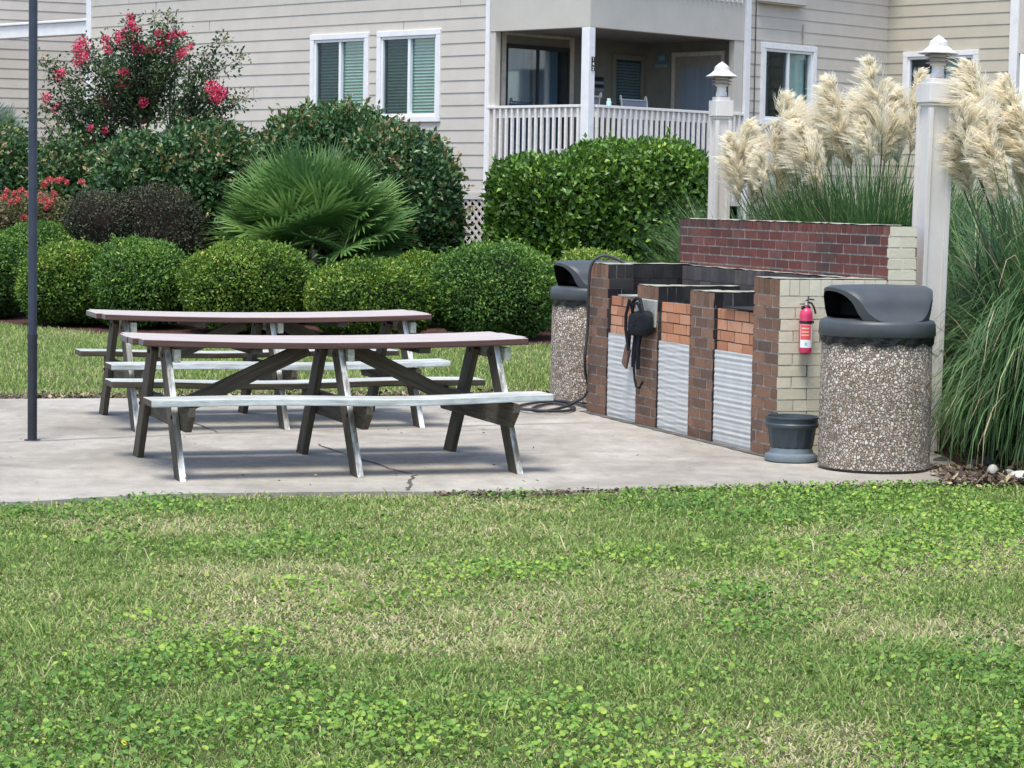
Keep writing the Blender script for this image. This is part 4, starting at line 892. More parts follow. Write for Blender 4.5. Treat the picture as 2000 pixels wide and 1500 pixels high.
# porch sign plates
q = tag(MB(), 'x') if False else None
sg = empty('wall_sign', C0 + FB_.pt(FBw.px(1168, 165)[0], .02, 0)); sg.location.z = 0
tag(sg, 'small plank sign with dark strips on the porch wall behind the post', 'sign')
relF = lambda fr, u, v, z, O: (C0 + fr.pt(u, v, z)) - O
def signbar(fr, frw, x0, x1, y0, y1, mat, par, nm, v0=.004, v1=.018):
    ua = frw.px(x0, y0)[0]; ub = frw.px(x1, y0)[0]; za_ = frw.px((x0 + x1) / 2, y0)[2]; zb_ = frw.px((x0 + x1) / 2, y1)[2]; O = par.location
    f2 = Frame(C0 + fr.o - O, fr.x, fr.y); q = MB(); q.box(f2, min(ua, ub), max(ua, ub), v0, v1, min(za_, zb_), max(za_, zb_)); return q.build(nm, mat, par, .002)
for y0, y1, mt in ((150, 158, 'plate'), (159, 164, 'signpale'), (165, 171, 'plate'), (173, 178, 'signpale')): signbar(FB_, FBw, 1154, 1178, y0, y1, M[mt], sg, 'sign_plank')
sg = empty('fish_sign', C0 + FS.pt(.9, .02, 0)); tag(sg, 'round blue beach sign with a pale name strip on the porch side wall', 'sign')
u_c, _, z_c = FSw.px(1294, 114); f2 = Frame(C0 + FS.o - sg.location, FS.x, FS.y)
q = MB(); n = 20; vs = [f2.pt(u_c, .02, z_c)] + [f2.pt(u_c + .11 * math.cos(6.283 * i / n) * (1 + .15 * math.sin(3 * i)), .02, z_c + .10 * math.sin(6.283 * i / n)) for i in range(n)] ; vs2 = [p - f2.y * .015 for p in vs]
q.add(vs + vs2, [(0, 1 + i, 1 + (i + 1) % n) for i in range(n)] + [(1 + i, n + 2 + i, n + 2 + (i + 1) % n, 1 + (i + 1) % n) for i in range(n)]); q.build('disc', M['signblue'], sg)
signbar(FS, FSw, 1281, 1304, 126, 132, M['signpale'], sg, 'name_strip'); signbar(FS, FSw, 1288, 1300, 110, 118, M['signpale'], sg, 'fish_shape', .021, .026)
# corner post of the porch and its number plate
pw = .105
cpost = MB(); cpost.box(FR, -.012, .125, -.15, .012, zfloor - .2, zband - .002); po = cpost.build('porch_post', M['trim'], house, .006)
plq = MB(); uq, _, zq0 = FRw.px(1148.5, 138, .004); zq1 = FRw.px(1148.5, 110, .004)[2]; uq = .078
plq.box(FR, uq - .036, uq + .036, .012, .020, zq0, zq1); pq = plq.build('number_plate', M['plate'], po)
dh = (zq1 - zq0) / 3
def digit(ch, uc_, zc_, h_, w_, O):
    seg = {'1': [((.5, 0), (.5, 1)), ((.5, 1), (.25, .8))], '4': [((.75, 0), (.75, 1)), ((.75, 1), (.05, .35)), ((.05, .35), (1, .35))], '2': [((.05, .8), (.3, 1)), ((.3, 1), (.75, 1)), ((.75, 1), (.95, .75)), ((.95, .75), (.05, 0)), ((.05, 0), (1, 0))]}[ch]
    q = MB()
    for (x0, y0), (x1, y1) in seg: q.bar(FR.pt(uc_ + (x0 - .5) * w_, .0215, zc_ + (y0 - .5) * h_), FR.pt(uc_ + (x1 - .5) * w_, .0215, zc_ + (y1 - .5) * h_), .003, .009, tuple(FR.y))
    return q.build('digit', M['white'], pq)
for i, ch in enumerate('142'): digit(ch, uq, zq1 - dh * (i + .5), dh * .66, .036, None)
# railings
ztr = FLw.px(1050, 207)[2]
def railing(fr, u0, u1, name):
    q = MB(); q.box(fr, u0, u1, -.10, .04, ztr - .03, ztr + .012); q.box(fr, u0, u1, -.05, -.01, ztr - .18, ztr - .035); q.box(fr, u0, u1, -.05, -.01, zfloor + .06, zfloor + .15); ro = q.build(name, M['railpaint'], house, .004)
    nb = int((u1 - u0) / .128); 
    for i in range(nb + 1):
        uu = u0 + .04 + (u1 - u0 - .08) * i / nb; q = MB(); q.box(fr, uu - .02, uu + .02, -.008, .032, zfloor + .02 - .15, ztr - .032); q.build('baluster', M['railpaint'], ro)
    return ro
railing(FL, .15, tL1 + .0, 'railing'); railing(FR, .15, tR1 - .0, 'railing')
# porch contents
def sling_chair(loc, rz, label, h=1.0):
    r = empty('sling_chair', loc, rz); tag(r, label, 'chair', 'sling chairs on the porch')
    b = MB()
    for s_ in (-.28, .28):
        b.tube(smooth_path([(s_, .25, 0), (s_, .20, .40), (s_, -.22, .42), (s_, -.36, h - .02), (s_ * .96, -.40, h)]), .016, 8); b.tube(smooth_path([(s_, .25, .40), (s_, .24, .62), (s_, .0, .64), (s_, -.28, .62)]), .015, 8); b.tube([(s_, -.2, .42), (s_, -.28, 0)], .015, 8)
    b.tube([(-.27, -.40, h), (.27, -.40, h)], .014, 8); b.build('frame', M['chairframe'], r)
    q = MB(); n = 8; pts = smooth_path([(0, .20, .40), (0, -.2, .42), (0, -.36, h - .02)]); vs = [(x, p.y, p.z) for p in pts for x in (-.27, .27)]
    q.add(vs, [(2 * i, 2 * i + 1, 2 * i + 3, 2 * i + 2) for i in range(len(pts) - 1)]); vs = [(x, p.y - .006, p.z + .004) for p in pts for x in (-.27, .27)]; q.build('sling', M['sling'], r); return r
P = C0 + FR.pt(FRw.px(1290, 215)[0] + .30, -.50, zfloor); sling_chair(P, R(-140), 'grey sling chair with its back against the porch railing', ztr - zfloor + .17)
P = C0 + FR.pt(FBw.px(1040, 230)[0] + .05, -1.35, zfloor); sling_chair(P, R(60), 'sling chair in front of the sliding glass door', ztr - zfloor + .20)
u_c = FRw.px(1192, 200)[0]; P = C0 + FR.pt(u_c, -.03, ztr + .012); r = empty('drink_bottle', P); tag(r, 'small mint drink bottle standing on the porch railing', 'bottle')
b = MB(); b.lathe([(.036, 0), (.04, .01), (.04, .06), (.03, .075), (.022, .08)], 16); b.build('bottle_body', M['mint'], r); b = MB(); b.lathe([(.028, .081), (.03, .085), (.03, .11), (.0, .112)], 16); b.build('lid', M['white'], r)
# patio table behind the rails with a red flower pot
P = C0 + FR.pt(1.6, -.9, zfloor); r = empty('porch_table', P); tag(r, 'dark round table on the porch behind the railing', 'table')
b = MB(); b.lathe([(0, .70), (.45, .70), (.46, .715), (.45, .73), (0, .73)], 28); b.build('table_top', M['plate'], r); b = MB(); b.tube([(0, 0, 0), (0, 0, .7)], .035, 10); b.lathe([(.25, 0), (.25, .02), (.05, .05)], 20); b.build('pedestal', M['plate'], r)
P = C0 + FR.pt(FRw.px(1253, 250)[0], -.35, zfloor); r = empty('potted_flowers', P); tag(r, 'red flowers in a dark pot low behind the porch railing', 'potted plant')
b = MB(); b.lathe([(.10, 0), (.14, .25), (.13, .25), (.12, .2), (0, .2)], 20); b.build('pot', M['plate'], r)
n = 260; V = rng.normal(0, .09, (n, 3)) + np.array([0, 0, .42]); d = unit(rng.normal(0, 1, (n, 3))); s = unit(np.cross(d, rng.normal(0, 1, (n, 3)))); Q = np.stack([V - d * .025, V + s * .018, V + d * .025, V - s * .018], 1).reshape(-1, 3)
npmesh('blossoms', Q, np.arange(n * 4).reshape(-1, 4), LEAF['flowerpale'], rng.random(n), parent=r)

# ------------------------------------------------------------------ shrubs
class Shape:
    def __init__(s, cx, cy, cz, a, b, c, e=2.4, lump=.06, seed=0, freq=3.0):
        g = np.random.default_rng(seed); s.c = np.array([cx, cy, cz]); s.r = np.array([a, b, c]); s.e = e; s.k = g.normal(0, freq, (9, 3)); s.ph = g.random(9) * 6.28; s.am = lump / (1 + .3 * np.arange(9))
        s.k2 = g.normal(0, freq * 3.2, (8, 3)); s.ph2 = g.random(8) * 6.28
    def rad(s, d):
        base = (np.abs(d / s.r) ** s.e).sum(1) ** (-1 / s.e); n = (np.sin(d @ s.k.T + s.ph) * s.am).sum(1) * .6 + (np.sin(d @ s.k2.T + s.ph2)).sum(1) * s.am[0] * .12
        return base * (1 + n)
def shrub(name, label, cat, shapes, nleaf, L, mat, core='core', group=None, rb=0.0, shell=.13, spiky=0, aspect=.5, rot=0, toprnd=.12, shoots=0, shl=.14, tip=None):
    loc = shapes[0].c.copy(); loc[2] = 0; root = empty(name, tuple(loc)); tag(root, label, cat, group)
    # core bodies
    Vc, Fc = [], []; nb = 0; nu_, nv_ = 40, 24
    for sh in shapes:
        u, v = np.meshgrid(np.linspace(0, 2 * np.pi, nu_, endpoint=False), np.linspace(.02, np.pi - .02, nv_)); d = np.stack([np.cos(u) * np.sin(v), np.sin(u) * np.sin(v), np.cos(v)], -1).reshape(-1, 3)
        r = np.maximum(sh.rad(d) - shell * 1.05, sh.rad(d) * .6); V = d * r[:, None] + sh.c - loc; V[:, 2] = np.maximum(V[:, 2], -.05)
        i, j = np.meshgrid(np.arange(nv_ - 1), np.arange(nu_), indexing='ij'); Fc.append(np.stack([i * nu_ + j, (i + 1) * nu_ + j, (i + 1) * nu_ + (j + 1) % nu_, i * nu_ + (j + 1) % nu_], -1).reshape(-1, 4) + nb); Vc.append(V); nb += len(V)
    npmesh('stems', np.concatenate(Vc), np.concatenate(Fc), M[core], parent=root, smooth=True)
    Ps, Ns = [], []; tot = sum(sh.r.prod() ** (2 / 3) for sh in shapes)
    for sh in shapes:
        n = int(nleaf * 1.5 * sh.r.prod() ** (2 / 3) / tot); d = unit(rng.normal(0, 1, (n, 3)) * np.array([1, 1, 1])); r = sh.rad(d)
        q = rng.random(n) ** .75; rr = r - shell * q + spiky * (rng.random(n) < .05) * rng.random(n); P = d * rr[:, None] + sh.c
        # gradient of the implicit body as normal
        nn = unit(np.sign(d) * (np.abs(d) / sh.r) ** (sh.e - 1) / sh.r)
        ok = P[:, 2] > .03
        for o2 in shapes:
            if o2 is not sh:
                dd = P - o2.c; rn = np.linalg.norm(dd, axis=1); ok &= rn > o2.rad(unit(dd)) - shell
        Ps.append(P[ok]); Ns.append(nn[ok])
    P = np.concatenate(Ps) - loc; N_ = np.concatenate(Ns); nb_ = len(P)
    if shoots:
        ix = rng.choice(np.where(N_[:, 2] > -.1)[0], shoots); sd2 = unit(N_[ix] * .8 + rng.normal(0, .45, (shoots, 3)) + np.array([0, 0, .8])); ls = shl * (.4 + .8 * rng.random(shoots)); q = np.tile(np.linspace(.1, 1, 9), shoots)[:, None]
        P = np.concatenate([P, np.repeat(P[ix], 9, 0) + np.repeat(sd2 * ls[:, None], 9, 0) * q]); N_ = np.concatenate([N_, np.repeat(sd2, 9, 0)])
    n = len(P)
    t = unit(rng.normal(0, 1, (n, 3)) + N_ * .9 + np.array([0, 0, .35])); nr = unit(N_ + rng.normal(0, .75, (n, 3)) + np.array([0, 0, .35])); s = unit(np.cross(t, nr)); nr = np.cross(s, t)
    ll = (L * (.65 + .6 * rng.random(n)))[:, None]; ww = ll * aspect
    V = np.stack([P, P + t * ll * .45 + s * ww / 2 + nr * ll * .06, P + t * ll - nr * ll * .05, P + t * ll * .45 - s * ww / 2 + nr * ll * .06], 1).reshape(-1, 3)
    W_ = P + loc; cl_ = vnoise(W_[:, 0] + W_[:, 1] * .3, W_[:, 2] + W_[:, 1], 3.2, 13, 2) - .5
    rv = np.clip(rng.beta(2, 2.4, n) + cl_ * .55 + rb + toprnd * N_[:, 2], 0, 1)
    if shoots: rv[nb_:] = np.clip(rv[nb_:] * .5 + .42, 0, 1) if tip is None else np.clip(rng.normal(tip, .07, n - nb_), 0, 1)
    npmesh('foliage', V, np.arange(n * 4).reshape(-1, 4), LEAF[mat], rv, parent=root); return root

def px_shape(xl, xr, yt, Y, depth, e=2.3, lump=.05, seed=0, sink=.25, zb=0, freq=3.0):
    """a shrub body from its edges as seen, at the distance Y"""
    a = at(xl, yt, Y); b = at(xr, yt, Y); ztop = at((xl + xr) / 2, yt, Y).z; cx = (a.x + b.x) / 2; ra = (b.x - a.x) / 2
    cz = zb + (ztop - zb) * sink * 1.6; return Shape(cx, Y, cz, ra, depth, ztop - cz, e, lump, seed, freq)
G1 = 'clipped round shrubs at the edge of the lawn'
RS = [('clipped round shrub at the far left, cut by the photo edge behind the pole', -110, 62, 455, 30.6, .9, 'round', 0), ('yellowish clipped shrub right beside the dark pole', 38, 240, 470, 29.2, .85, 'roundyellow', 0),
      ('clipped round shrub behind the left end of the farther picnic table', 180, 372, 464, 29.0, .9, 'round', 0), ('clipped round shrub in front of the left side of the fan palm', 352, 610, 468, 28.3, .9, 'roundyellow', -.02),
      ('lower clipped shrub in front of the palm, beside the middle of the tables', 588, 852, 505, 27.8, .85, 'roundyellow', -.03), ('large dark green clipped ball shrub left of the farther trash can', 840, 1092, 470, 28.0, .95, 'round', .0),
      ('small clipped shrub peeking between the palm and the big ball shrub', 752, 885, 488, 30.3, .7, 'roundyellow', 0), ('clipped shrub rising behind the farther trash can', 1068, 1262, 486, 29.5, .8, 'roundyellow', .08),
      ('clipped shrub behind the pole, in the second row at the left', -30, 190, 434, 32.0, .9, 'round', .05)]
for i, (lab, xl, xr, yt, Y, dp, mt, rb) in enumerate(RS):
    sh = px_shape(xl, xr, yt + 4, Y, dp, 2.4, .055, 20 + i, .3)
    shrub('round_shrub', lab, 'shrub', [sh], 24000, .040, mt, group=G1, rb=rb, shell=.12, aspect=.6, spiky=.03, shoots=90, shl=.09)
G2 = 'tall dark glossy hedge shrubs against the building'
def comp(*a): return [px_shape(*q) for q in a]
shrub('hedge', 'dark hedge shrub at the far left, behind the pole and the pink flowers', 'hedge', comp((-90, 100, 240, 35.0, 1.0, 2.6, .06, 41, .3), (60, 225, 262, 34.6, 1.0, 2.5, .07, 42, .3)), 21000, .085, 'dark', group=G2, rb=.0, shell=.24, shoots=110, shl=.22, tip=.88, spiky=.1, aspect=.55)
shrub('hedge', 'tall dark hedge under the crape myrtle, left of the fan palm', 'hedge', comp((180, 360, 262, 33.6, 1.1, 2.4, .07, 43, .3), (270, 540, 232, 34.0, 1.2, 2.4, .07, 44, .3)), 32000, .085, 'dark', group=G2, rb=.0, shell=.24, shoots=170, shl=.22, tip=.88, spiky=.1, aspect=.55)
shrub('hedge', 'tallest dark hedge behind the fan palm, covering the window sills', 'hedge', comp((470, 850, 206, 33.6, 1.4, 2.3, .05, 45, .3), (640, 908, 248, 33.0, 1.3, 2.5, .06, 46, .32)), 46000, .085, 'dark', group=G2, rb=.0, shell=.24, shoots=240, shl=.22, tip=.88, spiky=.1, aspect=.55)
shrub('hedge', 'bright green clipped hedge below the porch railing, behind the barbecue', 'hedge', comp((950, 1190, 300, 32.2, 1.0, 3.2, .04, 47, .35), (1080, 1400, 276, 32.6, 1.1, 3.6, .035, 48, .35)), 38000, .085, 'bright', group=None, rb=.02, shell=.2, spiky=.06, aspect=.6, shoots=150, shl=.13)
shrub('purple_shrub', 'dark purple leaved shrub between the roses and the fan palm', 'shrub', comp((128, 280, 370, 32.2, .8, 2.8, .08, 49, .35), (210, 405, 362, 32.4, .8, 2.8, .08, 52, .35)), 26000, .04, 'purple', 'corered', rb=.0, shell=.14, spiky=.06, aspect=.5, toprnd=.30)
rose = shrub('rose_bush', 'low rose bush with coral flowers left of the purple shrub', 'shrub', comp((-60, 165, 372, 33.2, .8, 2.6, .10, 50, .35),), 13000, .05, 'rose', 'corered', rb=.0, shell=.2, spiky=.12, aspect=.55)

def blossom_cluster(name, c, r, n, mat, parent, size=.03, sq=(1, 1, 1)):
    loc = np.array(parent.location); c = np.array(c) - loc; P = unit(rng.normal(0, 1, (n, 3))) * (r * rng.random((n, 1)) ** .4) * np.array(sq) + c; t = unit(rng.normal(0, 1, (n, 3))); s = unit(np.cross(t, rng.normal(0, 1, (n, 3))))
    V = np.stack([P - t * size * .5, P + s * size * .4, P + t * size * .5, P - s * size * .4], 1).reshape(-1, 3); return npmesh(name, V, np.arange(n * 4).reshape(-1, 4), LEAF[mat], rng.random(n), parent=parent)
for x, y, r_ in ((28, 378, 6), (42, 372, 6), (86, 360, 8), (96, 352, 7), (112, 353, 6), (82, 386, 9), (98, 392, 8), (70, 392, 6), (22, 395, 7), (48, 425, 6), (105, 378, 6), (8, 385, 6), (35, 390, 6), (120, 350, 6), (160, 355, 5), (55, 380, 6), (130, 356, 5), (12, 372, 5), (92, 404, 6)):
    P = at(x, y, 32.4 + random.uniform(-.1, .3)); blossom_cluster('blossom', P, r_ / 4786 * 33 * 1.2, 60, 'flowerpale', rose, .028)

# ------------------------------------------------------------------ crape myrtle
def myrtle():
    base = at(268, 400, 35.4); base.z = 0; root = empty('crape_myrtle', base); tag(root, 'open crape myrtle tree with pink blossoms in front of the pale siding', 'tree')
    fl = [(165, 88, 15), (155, 98, 11), (158, 120, 13), (168, 112, 9), (116, 148, 12), (122, 142, 8), (93, 190, 9), (208, 78, 9), (235, 72, 11), (246, 66, 10), (240, 84, 12), (255, 36, 8), (259, 48, 9), (268, 60, 8), (214, 97, 9), (262, 80, 9), (272, 96, 12), (287, 100, 10), (298, 98, 8), (244, 145, 11), (240, 158, 9), (236, 172, 9), (254, 172, 11), (283, 200, 10), (288, 212, 9), (211, 203, 13), (202, 196, 8), (204, 238, 9), (208, 256, 7), (127, 281, 13), (176, 275, 12), (150, 268, 9), (220, 274, 6), (318, 90, 12), (335, 72, 10), (346, 68, 9), (360, 66, 6), (357, 106, 10), (346, 118, 9), (372, 92, 8), (312, 66, 7), (417, 172, 14), (428, 186, 16), (436, 182, 10), (108, 215, 7), (115, 206, 6), (273, 188, 6), (180, 250, 6), (435, 232, 5)]
    tips = [(330, 28), (300, 32), (340, 45), (438, 72), (468, 112), (478, 190), (455, 196), (86, 116), (100, 122), (60, 225), (85, 208), (320, 60), (400, 110), (385, 140), (420, 120), (390, 215), (350, 220), (330, 150), (300, 130), (360, 170), (310, 165), (270, 140), (200, 140), (190, 170), (165, 200), (220, 120), (190, 110), (340, 190), (310, 190), (250, 110), (300, 210), (260, 215), (230, 225), (180, 220), (150, 235), (140, 215), (330, 120), (290, 150), (380, 190), (405, 205), (140, 180), (130, 165)]
    Yc = 35.4; wood_ = MB(); leaves = []; forks = [Vector((base.x + dx, Yc + dy, z)) for dx, dy, z in ((-.35, .0, 2.2), (-.1, .2, 2.5), (.15, -.1, 2.5), (.45, .1, 2.4), (-.6, .1, 1.9), (.7, 0, 2.3))]
    for f in forks: wood_.tube(smooth_path([base + Vector((random.uniform(-.12, .12), random.uniform(-.1, .1), 0)), base.lerp(f, .5) + Vector((0, 0, .15)), f], 5), [.035 - .0015 * i for i in range(11)], 7)
    tg = [(x, y, r_, 'f') for x, y, r_ in fl] + [(x, y, 0, 't') for x, y in tips]
    for x, y, r_, kd in tg:
        P = at(x, y, Yc + random.uniform(-.75, .75)); f = min(forks, key=lambda q: (q - P).length + random.uniform(0, .4))
        mid = f.lerp(P, .55) + Vector((random.uniform(-.06, .06), random.uniform(-.08, .08), random.uniform(.0, .12))); path = smooth_path([f, mid, P], 7)
        wood_.tube(path, [.012 - .0085 * i / (len(path) - 1) for i in range(len(path))], 5)
        leaves.append((np.array([tuple(q) for q in path]), kd))
        if kd == 'f': blossom_cluster('blossom', P + Vector((0, -.12, 0)), r_ / 4786 * Yc * 1.2, int(20 + r_ * r_ * .9), 'flower', root, .032)
        elif y < 120 and x > 290 or x > 440 or x < 105: blossom_cluster('seed_head', P, .07, 50, 'seed', root, .028, (1, 1, 1.3))
    for v in range(len(wood_.v)): wood_.v[v] = wood_.v[v] - base
    wood_.build('trunk', M['bark'], root)
    P_, D_ = [], []
    for path, kd in leaves:
        n = 170; tq = .25 + .75 * rng.random(n) ** .8; idx = tq * (len(path) - 1); i0 = np.clip(idx.astype(int), 0, len(path) - 2); fr = (idx - i0)[:, None]; pt = path[i0] * (1 - fr) + path[i0 + 1] * fr; dr = unit(path[i0 + 1] - path[i0])
        # side twigs: leaves stand off the branch, in small sprays
        off = unit(rng.normal(0, 1, (n, 3))) * (.02 + .17 * rng.random((n, 1)) ** 1.2); P_.append(pt + off); D_.append(unit(off + dr * .05 * 0 + np.array([0, 0, .0])))
    P = np.concatenate(P_) - np.array(base); D = np.concatenate(D_); n = len(P); t = unit(D + rng.normal(0, .35, (n, 3))); s = unit(np.cross(t, rng.normal(0, .5, (n, 3)) + np.array([0, 0, 1.]))); L = (.045 + .035 * rng.random(n))[:, None]
    V = np.stack([P, P + t * L * .5 + s * L * .3, P + t * L, P + t * L * .5 - s * L * .3], 1).reshape(-1, 3); npmesh('crown', V, np.arange(n * 4).reshape(-1, 4), LEAF['myrtle'], rng.beta(1.6, 2.2, n), parent=root)
myrtle()

# ------------------------------------------------------------------ fan palms
def fan_palm(name, label, base, nfr, hgt, mat, spread_=1.0, rad=.62, petl=.75, seed=3, zlo=-.35, lean0=0):
    g = np.random.default_rng(seed); root = empty(name, base); tag(root, label, 'palm'); pet = MB(); tr = MB()
    tr.tube([(0, 0, 0), (.02, .02, hgt * .5), (0, 0, hgt * .9)], [.09, .08, .05], 10); tr.build('trunk', M['bark'], root)
    for i in range(nfr):
        el = math.asin(min(1, max(-1, zlo + (1 - zlo) * ((i + .5) / nfr) ** .75))); az = i * 2.39996 + g.normal(0, .2)
        d = Vector((math.cos(az) * math.cos(el) * spread_, math.sin(az) * math.cos(el) * .8, math.sin(el))).normalized()
        L = petl * g.uniform(.75, 1.1); o = Vector((0, 0, hgt)); c = o + d * L + Vector((0, 0, -.10 * L))
        pet.tube([o, o + d * L * .5 + Vector((0, 0, .03)), c], [.012, .009, .007], 5)
        # fan: leaflets spread in a plane holding d, tilted, tips drooping
        side = d.cross(Vector((0, 0, 1))); side = side.normalized() if side.length > .1 else Vector((1, 0, 0)); upn = side.cross(d).normalized()
        rl = g.uniform(-.5, .5); side2 = side * math.cos(rl) + upn * math.sin(rl); nl = 34; Vs = []; Fs = []; rn = []
        for k in range(nl):
            a = R(-125 + 250 * k / (nl - 1)) + g.normal(0, .03); ld = (d * math.cos(a) + side2 * math.sin(a)).normalized(); ll = rad * g.uniform(.85, 1.05) * (1 - .18 * abs(a) / R(125)); nrm = d.cross(side2).normalized(); w_ = ld.cross(nrm).normalized() * .021
            q = []
            for t_, ws in ((.0, .2), (.35, 1), (.7, .75), (1, 0.05)):
                p = c + ld * (ll * t_) + nrm * (.05 * math.cos(a) * t_) * -1 + Vector((0, 0, -.07 * rad * t_ ** 2.5 * g.uniform(.3, 1.8)))
                q += [p + w_ * ws, p - w_ * ws]
            b_ = len(Vs); Vs += [tuple(p) for p in q]; Fs += [(b_ + 2 * j, b_ + 2 * j + 1, b_ + 2 * j + 3, b_ + 2 * j + 2) for j in range(3)]; v_ = g.random() * .35 + i_r if (i_r := float(np.clip(.25 + .45 * g.random() * (1 if k else 1), 0, 1))) else 0; rn += [v_] * 3
        base_r = float(g.random() * .45 + .22); low = el < -.05 and g.random() < .35
        rn = [min(.94, base_r + .25 * float(g.random())) + (.05 if low else 0) for _ in range(nl) for __ in range(3)]
        npmesh('frond', np.array(Vs), np.array(Fs), LEAF[mat], rn, parent=root)
    pet.build('petioles', M['lattice'] if False else LEAF[mat], root)
P = at(612, 500, 31.0); fan_palm('fan_palm', 'bushy green fan palm in front of the tall dark hedge', (P.x, 31.0, 0), 96, .98, 'palm', 1.08, .70, .80, 3, -.38)
P = at(-22, 300, 42.0); fan_palm('fan_palm', 'pale blue green palm just showing at the left edge by the siding', (P.x, 42.0, 0), 26, 2.35, 'palmblue', 1, .5, .4, 5, -.2)

# ------------------------------------------------------------------ pampas grass
def arching(base, n, Lr, spread_r, wd, seed, elm=1.2, dr=(.10, .34), xmin=None):
    g = np.random.default_rng(seed); az = g.random(n) * 2 * np.pi; el = np.clip(g.normal(elm, .15, n), .5, 1.56); L = g.uniform(*Lr, n); b0 = np.stack([np.cos(az), np.sin(az), np.zeros(n)], 1) * (spread_r * g.random(n) ** .5)[:, None]
    az2 = az + g.normal(0, .5, n); h = np.stack([np.cos(az2), np.sin(az2), np.zeros(n)], 1); S = 9; pts = []; p = b0.copy(); e = el.copy(); drop = g.uniform(*dr, n)
    for k in range(S):
        pts.append(p.copy()); st = (L / (S - 1))[:, None]; p = p + (h * np.cos(e)[:, None] + np.array([0, 0, 1.]) * np.sin(e)[:, None]) * st; e = e - drop * (.35 + .28 * k)
    pts = np.stack(pts, 1); pts[:, :, 2] = np.maximum(pts[:, :, 2], .02); s = np.stack([-np.sin(az2), np.cos(az2), np.zeros(n)], 1); tw = g.normal(0, .5, n)[:, None]; s = unit(s + h * tw)
    if xmin is not None:
        ok = (pts[:, :, 0] > xmin - .22 * (pts[:, :, 2] < 1.0) + .25 * g.random(n)[:, None] * (g.random(n)[:, None] > .04)).all(1); pts = pts[ok]; s = s[ok]; n = len(pts)
    wk = wd * np.array([1, 1, 1, .95, .9, .8, .65, .45, .12])
    V = np.stack([pts + s[:, None, :] * wk[None, :, None] / 2, pts - s[:, None, :] * wk[None, :, None] / 2], 2).reshape(n, -1, 3)
    fs = np.array([[2 * k, 2 * k + 1, 2 * k + 3, 2 * k + 2] for k in range(S - 1)]); Fc = (np.arange(n)[:, None, None] * (2 * S) + fs[None]).reshape(-1, 4)
    rv = np.repeat(np.clip(g.normal(.42, .2, n) + (g.random(n) < .05) * .5, 0, 1), S - 1); return V.reshape(-1, 3), Fc, rv
def plume(par, tip, foot, seed, bend=.12, fat=.085, pale=0):
    """feathery plume from foot to tip (world points): some hundred tufts, each a lock of fine fibres"""
    g = np.random.default_rng(seed); loc = np.array(par.location); A = np.array(foot) - loc; B = np.array(tip) - loc; ax = B - A; Ln = np.linalg.norm(ax); axu = ax / Ln
    sd_ = np.array([g.choice([-1, -1, 1]) * .8, -.4, 0.]); sd_ = unit(sd_ - axu * (sd_ @ axu)); nt_ = 210; k = 15; n = nt_ * k
    tt = np.sort(g.random(nt_) ** .9); dt = unit(g.normal(0, 1, (nt_, 3))); dt = unit(dt - axu * (dt @ axu)[:, None]); lt = .45 + .8 * g.random(nt_) ** 1.2; curl = g.normal(0, .35, (nt_, 3)); vt = g.normal(0, .17, nt_)
    t = np.repeat(tt, k) + g.normal(0, .012, n); d = unit(np.repeat(dt, k, 0) + g.normal(0, .20, (n, 3)) + sd_ * .30); cl_ = np.repeat(curl, k, 0)
    P = A + axu * (t * Ln)[:, None] + sd_ * (bend * Ln * np.clip(t, 0, 1) ** 2)[:, None]
    prof = np.sin(np.pi * np.clip(t * .91 + .06, 0.02, .98)) ** .5 * (1.05 - .5 * t); Lf = (np.repeat(lt, k) * (.75 + .45 * g.random(n)) * fat * prof * 1.25)[:, None]
    up_ = axu + sd_ * .25 + cl_ * .4
    P1 = P + d * Lf * .42 + up_ * Lf * .55; P2 = P + d * Lf * .80 + up_ * Lf * 1.05 + cl_ * Lf * .15; P3 = P + d * Lf * 1.05 + up_ * Lf * 1.25 + sd_ * Lf * .35 + cl_ * Lf * .35
    s = unit(np.cross(d, g.normal(0, 1, (n, 3)))); w = .0030 + .0016 * g.random((n, 1))
    V = np.stack([P - s * w * .5, P + s * w * .5, P1 - s * w, P1 + s * w, P2 - s * w * .8, P2 + s * w * .8, P3 - s * w * .2, P3 + s * w * .2], 1).reshape(-1, 3)
    fs = np.array([[0, 1, 3, 2], [2, 3, 5, 4], [4, 5, 7, 6]]); Fc = (np.arange(n)[:, None, None] * 8 + fs[None]).reshape(-1, 4)
    rv = np.repeat(np.clip(.55 + pale + np.repeat(vt, k) + g.normal(0, .12, n), 0, 1), 3); npmesh('plume', V, Fc, LEAF['plume'], rv, parent=par)
def pampas(label, base, nl, Lr, sr, plumes, seed, Yp, elm=1.2, dr=(.10, .34), xmin=None):
    root = empty('pampas_grass', base); tag(root, label, 'ornamental grass', 'pampas grass clumps beside the barbecue'); V, Fc, rv = arching(base, nl, Lr, sr, .011, seed, elm, dr, xmin); npmesh('leaves', V, Fc, LEAF['pampas'], rv, parent=root)
    if Yp < 17:
        V, Fc, rv = arching(base, 3000, (.9, 1.7), .5, .011, seed + 90, 1.0, (.16, .42), xmin); npmesh('leaves', V, Fc, LEAF['pampas'], rv, parent=root)
    st = MB()
    for i, (x, y, x2, y2, dy, fat, pale) in enumerate(plumes):
        tip = at(x, y, Yp + dy); foot = at(x2, y2, Yp + dy); plume(root, tip, foot, seed * 50 + i, random.uniform(-.02, .10), fat, pale)
        f = foot - Vector(base); b0 = Vector((random.uniform(-.2, .2), random.uniform(-.2, .2), 0)); tp = f.lerp(tip - Vector(base), .7)
        st.tube(smooth_path([b0, b0.lerp(f, .5) + Vector((0, 0, .1)), f, tp], 5), .0045, 5)
    st.build('stalks', LEAF['stalk'], root); return root
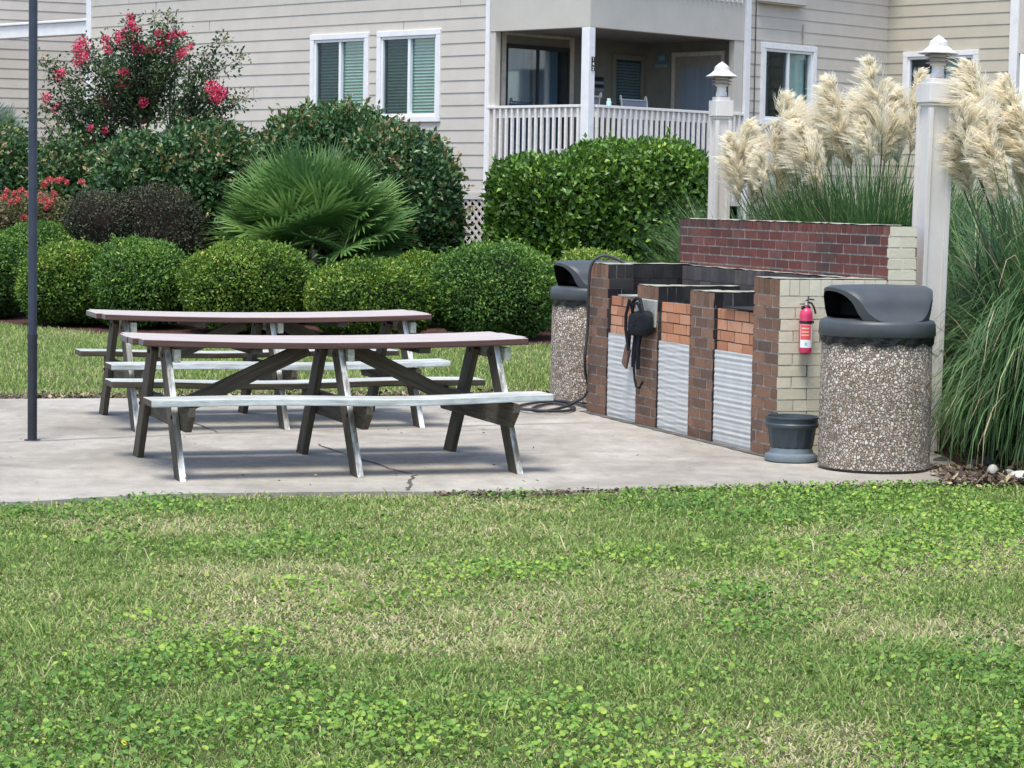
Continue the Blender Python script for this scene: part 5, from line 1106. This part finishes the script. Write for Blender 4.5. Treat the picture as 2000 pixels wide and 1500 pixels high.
pampas('wide pampas grass clump between the two lamp posts, behind the brick wall', (2.82, 19.3, 0), 6500, (1.35, 2.15), .66,
       [(1436, 262, 1442, 395, .1, .08, 0), (1462, 250, 1470, 400, .4, .08, .05), (1510, 240, 1525, 390, .3, .09, 0), (1540, 205, 1568, 330, .7, .10, .05), (1605, 260, 1600, 395, -.1, .085, -.05), (1645, 200, 1662, 330, .5, .09, 0), (1722, 160, 1738, 310, .5, .085, 0), (1765, 175, 1755, 320, .5, .09, 0), (1690, 230, 1700, 330, .0, .07, .1), (1448, 238, 1448, 372, .2, .085, 0), (1488, 285, 1490, 385, -.3, .060, 0), (1524, 188, 1560, 345, .2, .100, .0), (1568, 235, 1600, 375, -.2, .11, -.03), (1628, 150, 1648, 318, .3, .105, .02), (1700, 118, 1722, 300, .1, .115, -.02), (1672, 178, 1692, 310, .6, .085, 0), (1738, 205, 1728, 318, .4, .075, 0), (1790, 140, 1778, 300, .2, .090, -.1), (1545, 260, 1555, 370, .5, .075, 0), (1590, 215, 1618, 330, .6, .08, 0)], 3, 18.9, 1.44, (.02, .17), -1.25)
pampas('right pampas grass clump at the photo edge, arching over the nearer trash can', (3.62, 15.6, 0), 10500, (1.2, 2.4), .50,
       [(1888, 150, 1905, 310, .3, .10, 0), (1940, 165, 1955, 330, .3, .09, 0), (1870, 250, 1895, 380, .1, .08, 0), (1985, 260, 2000, 400, .1, .07, 0), (1905, 120, 1935, 290, .0, .105, -.05), (1872, 205, 1912, 350, -.1, .10, .05), (1968, 150, 1990, 320, .1, .09, -.05), (1925, 215, 1945, 400, -.2, .07, -.1), (1858, 175, 1868, 330, .3, .08, .1), (1995, 210, 2015, 360, 0, .085, -.1), (1960, 300, 1978, 395, -.25, .045, .1)], 9, 15.7, 1.25, (.08, .30), -.95)
# low green growth filling the bed behind the wall and by the post
root = empty('pampas_grass', (2.02, 20.4, 0)); tag(root, 'low pampas grass tuft with no plumes behind the farther lamp post', 'ornamental grass', 'pampas grass clumps beside the barbecue'); V, Fc, rv = arching(None, 2400, (1.2, 1.8), .34, .011, 21, 1.46, (.04, .16)); npmesh('leaves', V, Fc, LEAF['pampas'], rv, parent=root)
root = empty('pampas_grass', (3.45, 16.9, 0)); tag(root, 'middle pampas grass tuft with no plumes, right behind the nearer lamp post', 'ornamental grass', 'pampas grass clumps beside the barbecue'); V, Fc, rv = arching(None, 4500, (1.2, 1.9), .45, .011, 22, 1.40, (.05, .22), -.5); npmesh('leaves', V, Fc, LEAF['pampas'], rv, parent=root)

# ------------------------------------------------------------------ river rocks
def rock(x, y, r_, mat, label, seed, sq=(1, .8, .7)):
    P = ground(x, y, -.02); g = np.random.default_rng(seed); bm = bmesh.new(); bmesh.ops.create_icosphere(bm, subdivisions=3, radius=1); k = g.normal(0, 1.6, (5, 3)); ph = g.random(5) * 6
    for v in bm.verts:
        d = np.array(v.co); q = 1 + .10 * np.sin(k @ d + ph).sum() * .6; v.co = Vector(d * q * r_ * np.array(sq)); v.co.z += r_ * sq[2] * .8
    me = bpy.data.meshes.new('river_rock'); bm.to_mesh(me); bm.free(); me.materials.append(mat)
    for p in me.polygons: p.use_smooth = True
    o = bpy.data.objects.new('river_rock', me); col.objects.link(o); o.location = P; o.rotation_euler = (0, 0, seed); return tag(o, label, 'rock', 'rocks under the pampas grass')
rock(1938, 931, .038, M['rock'], 'pointed pale rock at the left of the rocks by the pampas grass', 1, (1, .8, 1.0))
rock(1970, 932, .042, M['rock'], 'yellowish flat rock between the pointed rock and the big pale one', 2, (1.2, .8, .6))
rock(1996, 942, .060, M['rock'], 'biggest pale rock at the right edge under the pampas grass', 3, (1.1, .8, .6))
rock(1990, 918, .040, M['rockrust'], 'rust brown rock behind the biggest pale rock', 4, (1, .9, .9))
rock(1900, 912, .045, M['rockgrey'], 'dark grey rock left of the pointed pale rock', 5, (1.1, .8, .6))
rock(1928, 908, .050, M['rockgrey'], 'dark grey rock lying behind the pointed pale rock', 6, (1.2, .8, .6))
rock(1835, 905, .050, M['rockgrey'], 'dark grey rock just right of the nearer trash can', 7, (1.2, .8, .5))
